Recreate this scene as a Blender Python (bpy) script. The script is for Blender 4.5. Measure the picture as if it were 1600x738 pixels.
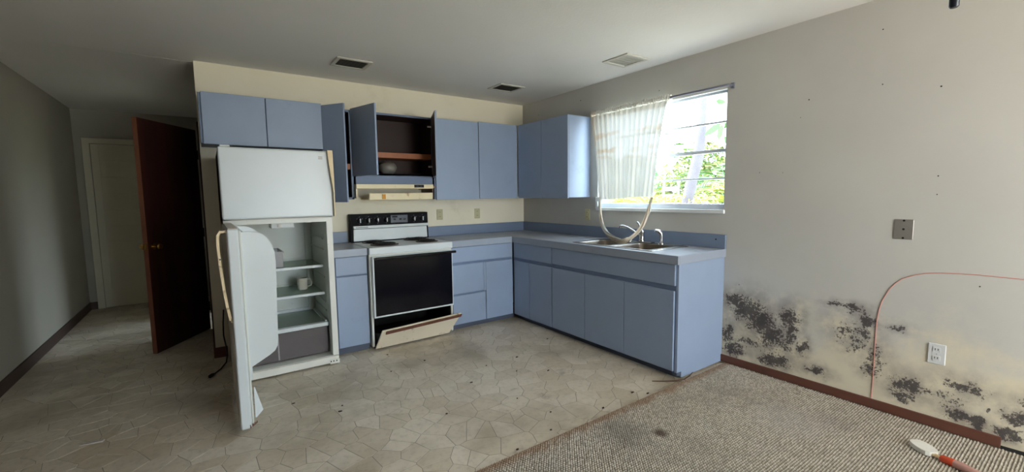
import bpy, bmesh, math, random
from mathutils import Vector, Matrix

random.seed(11)
SC = bpy.context.scene
COL = SC.collection
for o in list(bpy.data.objects):
    bpy.data.objects.remove(o, do_unlink=True)

# ------------------------------------------------------------------ camera
CAMP = Vector((-3.2878, -4.3905, 1.3462))
FPX = 673.52
YAW, PITCH, ROLL = 0.6149, -0.0924, -0.0134
fw = Vector((math.sin(YAW)*math.cos(PITCH), math.cos(YAW)*math.cos(PITCH), math.sin(PITCH)))
rt = Vector((math.cos(YAW), -math.sin(YAW), 0)); up = rt.cross(fw)
rt, up = rt*math.cos(ROLL)+up*math.sin(ROLL), up*math.cos(ROLL)-rt*math.sin(ROLL)
cam = bpy.data.cameras.new('camera'); camo = bpy.data.objects.new('camera', cam); COL.objects.link(camo)
M = Matrix.Identity(4)
for i in range(3):
    M[i][0], M[i][1], M[i][2], M[i][3] = rt[i], up[i], -fw[i], CAMP[i]
camo.matrix_world = M
cam.sensor_fit = 'HORIZONTAL'; cam.sensor_width = 36.0; cam.lens = FPX/1600*36.0
cam.clip_start = 0.02; cam.clip_end = 200
SC.camera = camo

# ------------------------------------------------------------------ world, sun, exposure
W = bpy.data.worlds.new('world'); SC.world = W; W.use_nodes = True
bg = W.node_tree.nodes['Background']
bg.inputs[0].default_value = (0.70, 0.85, 1.0, 1); bg.inputs[1].default_value = 9.0
sun = bpy.data.lights.new('sun', 'SUN'); sun.energy = 5.0; sun.angle = 0.01; sun.color = (1.0, 0.93, 0.8)
suno = bpy.data.objects.new('sun', sun); COL.objects.link(suno)
suno.rotation_euler = Vector((0.30, -0.38, -1.0)).to_track_quat('-Z', 'Y').to_euler()   # from the far left, never into the window
vs = SC.view_settings
vs.view_transform = 'Standard'; vs.look = 'None'; vs.gamma = 1.0; vs.use_curve_mapping = False
vs.exposure = 0.90

def portal(name, loc, direction, sx, sy):
    l = bpy.data.lights.new(name, 'AREA'); l.shape = 'RECTANGLE'; l.size = sx; l.size_y = sy
    l.cycles.is_portal = True
    o = bpy.data.objects.new(name, l); COL.objects.link(o); o.location = loc
    o.rotation_euler = Vector(direction).to_track_quat('-Z', 'Y').to_euler()
    return o
portal('kitchen_window_daylight', (0.16, -1.935, 1.675), (-1, 0, 0), 1.33, 0.95)
portal('bedroom_window_daylight', (0.16, 1.75, 1.5), (-1, 0, 0), 1.6, 1.3)
pl = bpy.data.lights.new('rear_fill_lamp', 'AREA'); pl.shape = 'RECTANGLE'; pl.size = 1.55; pl.size_y = 1.95  # area lamp added as room fill behind the camera
pl.energy = 88; pl.color = (1.0, 0.94, 0.86)
plo = bpy.data.objects.new('rear_fill_lamp', pl); COL.objects.link(plo); plo.location = (-1.45, -7.14, 1.12)
plo.rotation_euler = Vector((0.75, 0.55, 1.0)).to_track_quat('-Z', 'Y').to_euler()      # added fill lamp, tilted up and right to brighten ceiling and wall

# ------------------------------------------------------------------ materials
def srgb(r, g, b):
    f = lambda c: (c/255/12.92) if c/255 <= .04045 else ((c/255+.055)/1.055)**2.4
    return (f(r), f(g), f(b), 1)
class NT:
    def __init__(self, name):
        self.m = bpy.data.materials.new(name); self.m.use_nodes = True
        self.t = self.m.node_tree; self.b = self.t.nodes['Principled BSDF']
        self.out = self.t.nodes['Material Output']; self._p = None
    def n(self, ty, **kw):
        x = self.t.nodes.new(ty)
        for k, v in kw.items(): setattr(x, k, v)
        return x
    def l(self, a, b): self.t.links.new(a, b)
    def pos(self):
        if not self._p: self._p = self.n('ShaderNodeNewGeometry').outputs['Position']
        return self._p
    def val(self, sock, v):
        if isinstance(v, (int, float)): sock.default_value = v
        elif isinstance(v, tuple): sock.default_value = v
        else: self.l(v, sock)
    def math(self, op, a, b=0.0, clamp=False):
        x = self.n('ShaderNodeMath', operation=op); x.use_clamp = clamp
        self.val(x.inputs[0], a); self.val(x.inputs[1], b); return x.outputs[0]
    def noise(self, scale, detail=3, rough=.55, stretch=None, off=(0, 0, 0)):
        x = self.n('ShaderNodeTexNoise'); x.inputs['Scale'].default_value = scale
        x.inputs['Detail'].default_value = detail; x.inputs['Roughness'].default_value = rough
        mp = self.n('ShaderNodeMapping'); self.l(self.pos(), mp.inputs[0])
        mp.inputs['Location'].default_value = off
        if stretch: mp.inputs['Scale'].default_value = stretch
        self.l(mp.outputs[0], x.inputs['Vector']); return x.outputs['Fac']
    def ramp(self, v, a, b, lo=0.0, hi=1.0, smooth=True):
        x = self.n('ShaderNodeMapRange'); x.interpolation_type = 'SMOOTHSTEP' if smooth else 'LINEAR'
        self.val(x.inputs[0], v)
        for i, q in enumerate((a, b, lo, hi)): x.inputs[1+i].default_value = q
        return x.outputs[0]
    def mix(self, f, a, b):
        x = self.n('ShaderNodeMix', data_type='RGBA')
        self.val(x.inputs[0], f); self.val(x.inputs[6], a); self.val(x.inputs[7], b); return x.outputs[2]
    def bump(self, h, strength=.3, dist=.002):
        x = self.n('ShaderNodeBump'); x.inputs['Strength'].default_value = strength
        x.inputs['Distance'].default_value = dist; self.l(h, x.inputs['Height']); self.l(x.outputs[0], self.b.inputs['Normal'])
    def color(self, c): self.val(self.b.inputs['Base Color'], c)

def simple(name, c, rough=.5, var=.06, scale=6, metal=0.0, bump=0.0, bscale=120, dirt=None, spec=.5, coat=0):
    N = NT(name); N.b.inputs['Roughness'].default_value = rough; N.b.inputs['Metallic'].default_value = metal
    N.b.inputs['Specular IOR Level'].default_value = spec
    if coat: N.b.inputs['Coat Weight'].default_value = coat
    d = tuple(x*(1-var*2) for x in c[:3])+(1,)
    col = N.mix(N.noise(scale, 4), d, tuple(min(1, x*(1+var)) for x in c[:3])+(1,))
    if dirt:
        dc, lo, hi, ds = dirt
        col = N.mix(N.ramp(N.noise(ds, 6, .65, off=(3.1, 1.7, 0)), lo, hi), col, dc)
    N.color(col)
    if bump: N.bump(N.noise(bscale, 3), bump)
    return N.m

MT = {}
MT['cream'] = simple('cream_wall_paint', srgb(236, 227, 204), .75, .03, 2.5, bump=.25, bscale=90, dirt=(srgb(205, 192, 160), .55, .8, 1.6))
MT['hallshade'] = simple('hall_wall_paint_shaded', srgb(160, 155, 142), .75, .03, 2.5, bump=.25, bscale=90)  # wall paint darkened so its colour carries the shade of the hall
MT['ceiling'] = simple('ceiling_paint', srgb(234, 231, 226), .85, .03, 2.0, bump=.5, bscale=70)
MT['blue'] = simple('blue_grey_cabinet_paint', srgb(144, 159, 183), .42, .04, 5, bump=.12, bscale=160, dirt=(srgb(118, 136, 165), .6, .85, 3))
MT['blueshade'] = simple('blue_grey_cabinet_shaded', srgb(108, 124, 152), .5, .04, 9)  # darker copy of the cabinet paint; shade in the gaps put into colour
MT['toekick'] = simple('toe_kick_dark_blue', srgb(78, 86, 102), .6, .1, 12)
MT['brownint'] = simple('dark_brown_cabinet_interior', srgb(48, 24, 18), .6, .12, 6)
MT['shelfwood'] = simple('orange_brown_shelf_wood', srgb(166, 100, 62), .5, .15, 12)
MT['counter'] = simple('grey_laminate_worktop', srgb(170, 173, 180), .3, .06, 18, dirt=(srgb(126, 116, 108), .5, .75, 5))
MT['counteredge'] = simple('grey_laminate_edge', srgb(150, 158, 172), .35, .05, 8)
MT['splash'] = simple('blue_grey_backsplash', srgb(118, 132, 156), .4, .05, 8)
MT['appwhite'] = simple('white_appliance_enamel', srgb(212, 217, 218), .32, .03, 4, dirt=(srgb(205, 200, 188), .66, .8, 7))
MT['liner'] = simple('fridge_liner_plastic', srgb(214, 216, 208), .45, .04, 5, dirt=(srgb(170, 160, 140), .62, .8, 6))
MT['appside'] = simple('fridge_side_textured', srgb(196, 188, 174), .6, .05, 8, bump=.3, bscale=200)
MT['appdirty'] = simple('white_enamel_with_rust', srgb(224, 222, 212), .4, .04, 4, dirt=(srgb(110, 76, 50), .63, .70, 16))
MT['handle'] = simple('yellowed_handle_plastic', srgb(232, 208, 166), .4, .06, 8)
MT['black'] = simple('black_enamel', srgb(14, 14, 18), .3, .1, 6, spec=.25)
MT['mattblack'] = simple('matt_black_panel', srgb(12, 12, 15), .55, .1, 6, spec=.1)
MT['blackglass'] = simple('black_oven_glass', srgb(8, 9, 18), .12, .1, 6, spec=.22)
MT['darkvoid'] = simple('dark_steel_inside_oven', srgb(16, 14, 14), .7, .2, 8)
MT['drawercream'] = simple('cream_enamel_drawer_front', srgb(226, 214, 190), .4, .05, 5, dirt=(srgb(150, 96, 56), .6, .72, 10))
MT['rust'] = simple('rusty_brown_trim', srgb(110, 66, 48), .6, .25, 20)
MT['chrome'] = simple('chrome', srgb(205, 208, 212), .14, .03, 10, metal=1)
MT['steel'] = simple('stainless_steel', srgb(186, 184, 180), .27, .08, 20, metal=1)
MT['basin'] = simple('stained_steel_basin', srgb(140, 128, 116), .35, .15, 12, metal=1)
MT['coil'] = simple('burner_coil', srgb(26, 22, 22), .6, .2, 20)
MT['pan'] = simple('drip_pan_rusty', srgb(70, 52, 44), .5, .3, 25, metal=.4)
MT['grey'] = simple('grey_clock_panel', srgb(82, 88, 100), .35, .05, 10)
MT['knobwhite'] = simple('white_mark', srgb(225, 225, 225), .5, .02, 4)
MT['hood'] = simple('cream_range_hood_enamel', srgb(232, 216, 176), .4, .05, 6, dirt=(srgb(165, 112, 68), .6, .74, 9))
MT['hoodunder'] = simple('greasy_brown_hood_underside', srgb(112, 84, 68), .6, .15, 8)
MT['orange'] = simple('orange_sticker', srgb(214, 150, 48), .6, .1, 60)
MT['doorwood'] = None
MT['base'] = simple('red_brown_baseboard', srgb(100, 60, 47), .5, .12, 10, dirt=(srgb(78, 46, 38), .55, .8, 7))
MT['basedark'] = simple('dark_brown_hall_baseboard', srgb(66, 48, 40), .55, .1, 8)
MT['brass'] = simple('brass_knob', srgb(196, 160, 90), .25, .08, 20, metal=1)
MT['whitepaint'] = simple('white_hall_door_paint', srgb(205, 198, 176), .6, .03, 4)
MT['alu'] = simple('window_aluminium', srgb(206, 212, 222), .4, .05, 10)
MT['whiteframe'] = simple('white_window_paint', srgb(226, 228, 228), .5, .04, 8)
MT['ventwhite'] = simple('vent_white_metal', srgb(206, 202, 192), .5, .04, 10)
MT['ventgrey'] = simple('vent_grey_dusty', srgb(140, 136, 128), .7, .1, 12)
MT['ventdark'] = simple('vent_dark_dust', srgb(72, 69, 63), .8, .1, 12)
MT['almond'] = simple('almond_outlet_plastic', srgb(196, 188, 150), .45, .03, 10)
MT['plasticwhite'] = simple('white_outlet_plastic', srgb(208, 208, 206), .45, .03, 10)
MT['plate'] = simple('brushed_metal_plate', srgb(150, 144, 138), .45, .06, 30, metal=.5)
MT['hole'] = simple('black_hole', srgb(20, 18, 18), .8, .1, 10)
MT['ceramic'] = simple('grey_white_ceramic', srgb(206, 200, 186), .3, .03, 10)
MT['cord'] = simple('black_rubber_cord', srgb(22, 20, 20), .5, .1, 10)
MT['rodmetal'] = simple('curtain_rod_metal', srgb(120, 122, 136), .4, .05, 12, metal=.4)
MT['red'] = simple('faded_red', srgb(208, 142, 130), .7, .06, 10)
MT['orangered'] = simple('bright_orange_plastic', srgb(226, 84, 44), .4, .06, 20)
MT['pinkgrip'] = simple('dusty_pink_grip', srgb(196, 150, 140), .6, .1, 30)
MT['brushwhite'] = simple('dirty_white_plastic', srgb(226, 224, 216), .5, .05, 30)
MT['paper'] = simple('grey_white_paper', srgb(206, 198, 192), .8, .05, 30)
MT['debris'] = simple('dry_leaf_debris', srgb(40, 30, 22), .8, .2, 30)
MT['twig'] = simple('brown_twig', srgb(84, 62, 46), .8, .2, 30)
MT['navy'] = simple('dark_navy_plastic', srgb(30, 32, 48), .4, .1, 10)
MT['globe'] = simple('frosted_globe_glass', srgb(128, 126, 120), .35, .03, 8)
MT['ground'] = simple('sunlit_sandy_grass', srgb(196, 186, 166), .9, .1, 3)
MT['trunk'] = simple('pale_grey_bark', srgb(98, 92, 98), .85, .15, 7, bump=.5, bscale=12)
MT['leafy'] = simple('yellow_green_palm_leaf', srgb(138, 142, 24), .5, .3, 2)
MT['leafg'] = simple('green_leaf', srgb(58, 100, 32), .5, .25, 2)
MT['leafd'] = simple('olive_leaf', srgb(96, 100, 32), .6, .3, 2)
MT['dry'] = simple('dry_branches', srgb(150, 132, 110), .8, .2, 3)
MT['greywood'] = simple('weathered_grey_wood', srgb(150, 152, 156), .8, .1, 10)
MT['exterior'] = simple('white_stucco', srgb(220, 216, 206), .9, .03, 4)

def wood_door():
    N = NT('dark_red_brown_door_veneer'); N.b.inputs['Roughness'].default_value = .45
    g = N.noise(9, 5, .6, stretch=(1, 1, .06))
    N.color(N.mix(N.ramp(g, .3, .7), srgb(48, 22, 18), srgb(68, 33, 26))); return N.m
MT['doorwood'] = wood_door()
MT['dooredge'] = simple('worn_orange_brown_door_edge', srgb(120, 72, 50), .5, .15, 12)

def glass(name, tint=(.9, .95, .95, 1), alpha=.12, rough=.02, body=None):
    N = NT(name); N.b.inputs['Base Color'].default_value = body or tint; N.b.inputs['Roughness'].default_value = rough
    tr = N.n('ShaderNodeBsdfTransparent'); tr.inputs[0].default_value = tint
    mx = N.n('ShaderNodeMixShader'); mx.inputs[0].default_value = alpha
    N.l(tr.outputs[0], mx.inputs[1]); N.l(N.b.outputs[0], mx.inputs[2]); N.l(mx.outputs[0], N.out.inputs[0]); return N.m
MT['pane'] = glass('window_glass', (.97, .99, .99, 1), .06, body=(.10, .11, .11, 1))
MT['shelfglass'] = glass('dusty_shelf_glass', (.62, .72, .66, 1), .45, .15)
MT['crisper'] = glass('smoky_crisper_plastic', (.5, .45, .45, 1), .25, .25)
MT['binplastic'] = glass('clear_grey_bin_plastic', (.72, .70, .72, 1), .4, .25)
MT['lens'] = glass('frosted_lamp_lens', (.9, .92, .92, 1), .6, .3)

def curtain_mat():
    N = NT('sheer_cream_curtain'); N.b.inputs['Roughness'].default_value = .9
    sx = N.n('ShaderNodeSeparateXYZ'); N.l(N.pos(), sx.inputs[0])
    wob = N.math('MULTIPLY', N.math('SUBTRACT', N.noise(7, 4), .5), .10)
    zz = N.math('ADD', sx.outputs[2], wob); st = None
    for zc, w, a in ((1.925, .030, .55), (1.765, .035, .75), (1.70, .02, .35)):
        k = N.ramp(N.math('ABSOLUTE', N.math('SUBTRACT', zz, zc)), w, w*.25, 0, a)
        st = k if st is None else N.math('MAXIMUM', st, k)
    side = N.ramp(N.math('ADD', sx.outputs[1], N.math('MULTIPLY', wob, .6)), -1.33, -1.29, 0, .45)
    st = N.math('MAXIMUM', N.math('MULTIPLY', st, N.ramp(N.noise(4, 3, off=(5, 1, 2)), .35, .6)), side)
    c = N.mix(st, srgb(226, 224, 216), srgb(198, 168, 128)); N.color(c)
    tl = N.n('ShaderNodeBsdfTranslucent'); N.l(c, tl.inputs[0])
    mx = N.n('ShaderNodeMixShader'); mx.inputs[0].default_value = .11
    N.l(N.b.outputs[0], mx.inputs[1]); N.l(tl.outputs[0], mx.inputs[2])
    tp = N.n('ShaderNodeBsdfTransparent'); m2 = N.n('ShaderNodeMixShader'); m2.inputs[0].default_value = .018
    N.l(mx.outputs[0], m2.inputs[1]); N.l(tp.outputs[0], m2.inputs[2])
    N.l(m2.outputs[0], N.out.inputs[0]); return N.m
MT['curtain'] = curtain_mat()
MT['hem'] = simple('stained_cream_hem_cloth', srgb(226, 212, 190), .9, .08, 8)

def vinyl(name, base, dark):
    N = NT(name); N.b.inputs['Roughness'].default_value = .42
    at = N.n('ShaderNodeAttribute'); at.attribute_name = 'tone'
    c = N.mix(at.outputs['Fac'], dark, base)
    c = N.mix(N.ramp(N.noise(28, 5, .65), .45, .75, 0, .35), c, srgb(152, 142, 124))
    big = N.ramp(N.noise(1.3, 4, .6, off=(7, 3, 0)), .45, .70, 0, .6)
    c = N.mix(big, c, srgb(136, 122, 98))
    c = N.mix(N.ramp(N.noise(4.5, 5, .7, off=(1, 9, 0)), .58, .75, 0, .5), c, srgb(112, 100, 84))
    N.color(c); N.bump(N.noise(60, 3), .12, .001)
    N.l(N.ramp(N.noise(5, 4), .3, .7, .3, .6), N.b.inputs['Roughness']); return N.m
MT['stone'] = vinyl('printed_flagstone_vinyl', srgb(224, 213, 196), srgb(206, 193, 172))
MT['grout'] = simple('vinyl_joint_grey', srgb(146, 136, 122), .55, .1, 9)

def carpet_mat():
    N = NT('beige_berber_carpet'); N.b.inputs['Roughness'].default_value = .95
    N.b.inputs['Specular IOR Level'].default_value = .1
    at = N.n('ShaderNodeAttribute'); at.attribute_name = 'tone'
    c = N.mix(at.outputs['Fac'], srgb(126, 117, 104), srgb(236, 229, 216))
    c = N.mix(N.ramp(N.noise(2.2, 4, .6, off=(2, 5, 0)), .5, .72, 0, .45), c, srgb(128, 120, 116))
    c = N.mix(N.ramp(N.noise(6, 5, .7, off=(9, 1, 0)), .6, .74, 0, .6), c, srgb(98, 82, 66))
    # rusty stain along the edge beside the vinyl
    sp = N.n('ShaderNodeSeparateXYZ'); N.l(N.pos(), sp.inputs[0])
    e = N.ramp(N.math('ADD', sp.outputs[1], N.math('MULTIPLY', N.noise(7, 4), .16)), -2.66, -2.585)
    c = N.mix(N.math('MULTIPLY', e, .6), c, srgb(142, 106, 76))
    for (x, y, r, a, k) in ((-1.29, -2.98, .055, .8, (70, 50, 42)), (-1.45, -2.86, .20, .5, (120, 116, 112)), (-.55, -3.35, .28, .35, (178, 174, 170))):
        v = N.n('ShaderNodeVectorMath', operation='DISTANCE'); N.l(N.pos(), v.inputs[0]); v.inputs[1].default_value = (x, y, .01)
        q = N.math('ADD', v.outputs['Value'], N.math('MULTIPLY', N.noise(14, 4), r*.9))
        c = N.mix(N.ramp(q, r*1.5, r*.7, 0, a), c, srgb(*k))
    N.color(c); return N.m
MT['carpet'] = carpet_mat()

MOLD = [(-2.709, 0.518, 0.058, 0.04, 1), (-2.817, 0.465, 0.082, 0.068, 1), (-2.912, 0.389, 0.078, 0.067, 1), (-2.981, 0.31, 0.068, 0.066, 1), (-3.089, 0.468, 0.048, 0.055, 0.9), (-3.113, 0.368, 0.032, 0.064, 0.9), (-3.081, 0.267, 0.032, 0.046, 0.7), (-3.009, 0.142, 0.076, 0.048, 0.9), (-2.922, 0.124, 0.035, 0.029, 0.8), (-2.672, 0.255, 0.04, 0.072, 0.8), (-2.707, 0.135, 0.059, 0.04, 0.9), (-2.835, 0.212, 0.065, 0.034, 0.7), (-3.189, 0.275, 0.023, 0.041, 1), (-3.275, 0.144, 0.044, 0.022, 0.9), (-3.376, 0.613, 0.047, 0.016, 0.7), (-3.47, 0.608, 0.045, 0.02, 0.8), (-3.521, 0.554, 0.037, 0.028, 0.9), (-3.434, 0.471, 0.065, 0.05, 0.55), (-3.471, 0.397, 0.057, 0.049, 0.55), (-3.516, 0.471, 0.031, 0.036, 0.8), (-3.552, 0.257, 0.031, 0.032, 0.8), (-3.586, 0.329, 0.03, 0.08, 0.6), (-3.726, 0.209, 0.055, 0.046, 0.9), (-3.716, 0.126, 0.033, 0.023, 0.8), (-3.809, 0.208, 0.026, 0.022, 0.7), (-3.665, 0.529, 0.04, 0.019, 0.6), (-3.958, 0.282, 0.065, 0.032, 0.75), (-3.896, 0.296, 0.019, 0.018, 0.7), (-3.931, 0.115, 0.039, 0.022, 1), (-3.985, 0.109, 0.033, 0.022, 1), (-4.024, 0.097, 0.023, 0.021, 1), (-4.052, 0.18, 0.011, 0.014, 0.8), (-4.147, 0.182, 0.036, 0.033, 0.9), (-4.137, 0.092, 0.046, 0.03, 0.9), (-3.902, 0.188, 0.053, 0.044, 0.5), (-4.162, 0.279, 0.02, 0.026, 0.6)]
def moldy_wall():
    N = NT('off_white_wall_with_black_mould'); N.b.inputs['Roughness'].default_value = .75
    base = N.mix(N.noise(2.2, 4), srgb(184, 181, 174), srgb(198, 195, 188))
    m = None; soft = None
    nz = N.n('ShaderNodeTexNoise'); nz.inputs['Scale'].default_value = 11; nz.inputs['Detail'].default_value = 5; N.l(N.pos(), nz.inputs['Vector'])
    w1_ = N.n('ShaderNodeVectorMath', operation='SUBTRACT'); N.l(nz.outputs['Color'], w1_.inputs[0]); w1_.inputs[1].default_value = (.5, .5, .5)
    w2_ = N.n('ShaderNodeVectorMath', operation='SCALE'); N.l(w1_.outputs[0], w2_.inputs[0]); w2_.inputs['Scale'].default_value = .13
    w3_ = N.n('ShaderNodeVectorMath', operation='ADD'); N.l(N.pos(), w3_.inputs[0]); N.l(w2_.outputs[0], w3_.inputs[1]); wp = w3_.outputs[0]
    for (y, z, ry, rz, i) in MOLD:
        v = N.n('ShaderNodeVectorMath', operation='SUBTRACT'); N.l(wp, v.inputs[0]); v.inputs[1].default_value = (0, y, z)
        s = N.n('ShaderNodeVectorMath', operation='MULTIPLY'); N.l(v.outputs[0], s.inputs[0]); s.inputs[1].default_value = (0, 1/(ry*1.35), 1/(rz*1.35))
        ln = N.n('ShaderNodeVectorMath', operation='LENGTH'); N.l(s.outputs[0], ln.inputs[0])
        k = N.ramp(ln.outputs['Value'], 1.7, .0, 0, i)
        k2 = N.ramp(ln.outputs['Value'], 3.0, .3, 0, i)
        m = k if m is None else N.math('MAXIMUM', m, k)
        soft = k2 if soft is None else N.math('MAXIMUM', soft, k2)
    fine = N.noise(75, 3, .7); mid = N.noise(24, 4, .6, stretch=(1, 1, 1.3))
    sp = N.math('ADD', N.math('MULTIPLY', fine, .95), N.math('MULTIPLY', mid, .65))
    t = N.math('ADD', N.math('MULTIPLY', m, .44), sp)
    black = N.math('MULTIPLY', N.ramp(t, .97, 1.10, 0, .9), N.ramp(m, .02, .15))
    smear = N.math('MULTIPLY', soft, N.ramp(N.noise(9, 5, .6), .30, .60, .08, .85))
    # yellowed paint around the damp area near the floor
    sx = N.n('ShaderNodeSeparateXYZ'); N.l(N.pos(), sx.inputs[0])
    inside = N.ramp(N.math('ADD', sx.outputs[0], 0), .02, .0, 0, 1)
    damp = N.math('MULTIPLY', N.ramp(N.math('ADD', sx.outputs[2], N.math('MULTIPLY', N.noise(4.5, 5, .65), 1.1)), 1.25, .75), N.ramp(sx.outputs[1], -2.4, -2.6))
    c = N.mix(N.math('MULTIPLY', damp, .5), base, srgb(232, 214, 172))
    c = N.mix(N.math('MULTIPLY', smear, inside), c, srgb(124, 112, 106))
    c = N.mix(N.math('MULTIPLY', black, inside), c, srgb(58, 53, 53))
    N.color(c); N.bump(N.noise(90, 3), .25); return N.m
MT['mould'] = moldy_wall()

# ------------------------------------------------------------------ geometry helpers
ORG = {}
class MB:
    def __init__(self): self.bm = bmesh.new()
    def box(self, x0, x1, y0, y1, z0, z1, bev=0, seg=2):
        x0, x1 = min(x0, x1), max(x0, x1); y0, y1 = min(y0, y1), max(y0, y1); z0, z1 = min(z0, z1), max(z0, z1)
        return self.hexa([(x0, y0, z0), (x1, y0, z0), (x1, y1, z0), (x0, y1, z0), (x0, y0, z1), (x1, y0, z1), (x1, y1, z1), (x0, y1, z1)], bev, seg)
    def hexa(self, p, bev=0, seg=2):
        v = [self.bm.verts.new(q) for q in p]
        fs = [self.bm.faces.new([v[i] for i in f]) for f in ((3, 2, 1, 0), (4, 5, 6, 7), (0, 1, 5, 4), (1, 2, 6, 5), (2, 3, 7, 6), (3, 0, 4, 7))]
        if bev:
            es = list({e for f in fs for e in f.edges})
            bmesh.ops.bevel(self.bm, geom=es, offset=bev, segments=seg, profile=.5, affect='EDGES')
        return self
    def prism(self, pts, off):
        """closed polygon of 3D points extruded by vector off"""
        o = Vector(off); n = len(pts)
        a = [self.bm.verts.new(p) for p in pts]; b = [self.bm.verts.new(Vector(p)+o) for p in pts]
        self.bm.faces.new(a[::-1]); self.bm.faces.new(b)
        for i in range(n): self.bm.faces.new([a[i], a[(i+1) % n], b[(i+1) % n], b[i]])
        return self
    def tube(self, path, r, seg=10, closed=False, caps=True):
        P = [Vector(p) for p in path]; n = len(P); rs = r if isinstance(r, (list, tuple)) else [r]*n
        rings = []; ref = None
        for i in range(n):
            if closed: t = (P[(i+1) % n]-P[i-1]).normalized()
            else: t = (P[min(i+1, n-1)]-P[max(i-1, 0)]).normalized()
            if ref is None:
                ref = t.orthogonal().normalized()
            ref = (ref-t*ref.dot(t)).normalized(); bi = t.cross(ref)
            rings.append([self.bm.verts.new(P[i]+(ref*math.cos(2*math.pi*k/seg)+bi*math.sin(2*math.pi*k/seg))*rs[i]) for k in range(seg)])
        for i in range(n if closed else n-1):
            A, B = rings[i], rings[(i+1) % n]
            for k in range(seg): self.bm.faces.new([A[k], A[(k+1) % seg], B[(k+1) % seg], B[k]])
        if caps and not closed:
            self.bm.faces.new(rings[0][::-1]); self.bm.faces.new(rings[-1])
        return self
    def cyl(self, a, b, r, seg=20, r2=None): return self.tube([a, b], [r, r if r2 is None else r2], seg)
    def lathe(self, c, prof, axis='z', seg=24):
        c = Vector(c); rings = []
        for (r, h) in prof:
            ring = []
            for k in range(seg):
                a = 2*math.pi*k/seg; u, v = r*math.cos(a), r*math.sin(a)
                d = {'z': (u, v, h), 'y': (u, h, v), 'x': (h, u, v)}[axis]
                ring.append(self.bm.verts.new(c+Vector(d)))
            rings.append(ring)
        for i in range(len(rings)-1):
            for k in range(seg): self.bm.faces.new([rings[i][k], rings[i][(k+1) % seg], rings[i+1][(k+1) % seg], rings[i+1][k]])
        self.bm.faces.new(rings[0][::-1]); self.bm.faces.new(rings[-1]); return self
    def grid(self, nu, nv, fn):
        g = [[self.bm.verts.new(fn(i/nu, j/nv)) for j in range(nv+1)] for i in range(nu+1)]
        for i in range(nu):
            for j in range(nv): self.bm.faces.new([g[i][j], g[i+1][j], g[i+1][j+1], g[i][j+1]])
        return self
    def quad(self, *p):
        self.bm.faces.new([self.bm.verts.new(q) for q in p]); return self
    def build(self, name, mat, parent=None, smooth=False, label=None, solid=0):
        bmesh.ops.recalc_face_normals(self.bm, faces=self.bm.faces[:])
        me = bpy.data.meshes.new(name)
        # local origin: the parent's own origin, or the base centre for a top-level mesh
        if parent is not None: o0 = ORG[parent.name]
        else:
            xs = [v.co for v in self.bm.verts]
            o0 = Vector(((min(v.x for v in xs)+max(v.x for v in xs))/2, (min(v.y for v in xs)+max(v.y for v in xs))/2, min(v.z for v in xs)))
        bmesh.ops.translate(self.bm, verts=self.bm.verts[:], vec=-o0)
        self.bm.to_mesh(me); self.bm.free()
        if smooth:
            me.shade_smooth() if hasattr(me, 'shade_smooth') else None
        ob = bpy.data.objects.new(name, me); COL.objects.link(ob)
        ob.data.materials.append(MT[mat] if isinstance(mat, str) else mat)
        if parent is not None: ob.parent = parent
        else: ob.location = o0
        ORG[ob.name] = o0
        if label: ob['label'] = label
        if solid:
            md = ob.modifiers.new('thickness', 'SOLIDIFY'); md.thickness = solid; md.offset = 0
        if smooth:
            md = ob.modifiers.new('edges', 'EDGE_SPLIT'); md.split_angle = math.radians(40)
        return ob
def tag(o, label, cat, group=None, kind=None):
    o['label'] = label; o['category'] = cat
    if group: o['group'] = group
    if kind: o['kind'] = kind
    return o
def thing(name, loc, label, cat, group=None):
    o = bpy.data.objects.new(name, None); COL.objects.link(o); o.location = loc; o.empty_display_size = .1
    ORG[o.name] = Vector(loc); return tag(o, label, cat, group)
def struct(o, label=None):
    o['kind'] = 'structure'
    if label: o['label'] = label
    return o

H = 2.465
XL, YF, YR = -4.55, 2.97, -7.2      # hall left wall, hall end wall, living-room rear wall

# ================================================================== SETTING
CARPET_Y = -2.655
fl = struct(MB().box(XL-.1, .15, YR-.1, YF+.1, -.12, 0).build('floor', 'grout'), 'worn grey and beige flagstone vinyl kitchen floor')

# --- crazy-paving stones: jittered cells clipped against their neighbours
def clip(poly, n, d):
    out = []
    for i in range(len(poly)):
        a, b = poly[i], poly[(i+1) % len(poly)]
        da, db = a[0]*n[0]+a[1]*n[1]-d, b[0]*n[0]+b[1]*n[1]-d
        if da <= 0: out.append(a)
        if (da < 0 < db) or (db < 0 < da):
            t = da/(da-db); out.append((a[0]+(b[0]-a[0])*t, a[1]+(b[1]-a[1])*t))
    return out
rs = random.Random(5)
S = .108
cells = {}
for i in range(-2, int(4.55/S)+3):
    for j in range(-2, int((YF-CARPET_Y)/S)+3):
        if rs.random() < .30: continue
        cells[(i, j)] = (XL+(i+.5+rs.uniform(-.62, .62))*S, CARPET_Y+(j+.5+rs.uniform(-.62, .62))*S)
def vis_size(c, area):
    d = Vector((c[0], c[1], 0))-CAMP; z = d.dot(fw)
    if z < .3: return 0
    u, v = 800+FPX*d.dot(rt)/z, 369-FPX*d.dot(up)/z
    if not (-30 < u < 1640 and 420 < v < 790): return 0
    if c[0] > -.56 or (c[1] > -.55 and c[0] > -3.2): return 0
    return area*(-d.z)/d.length**3
stones = []
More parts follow.
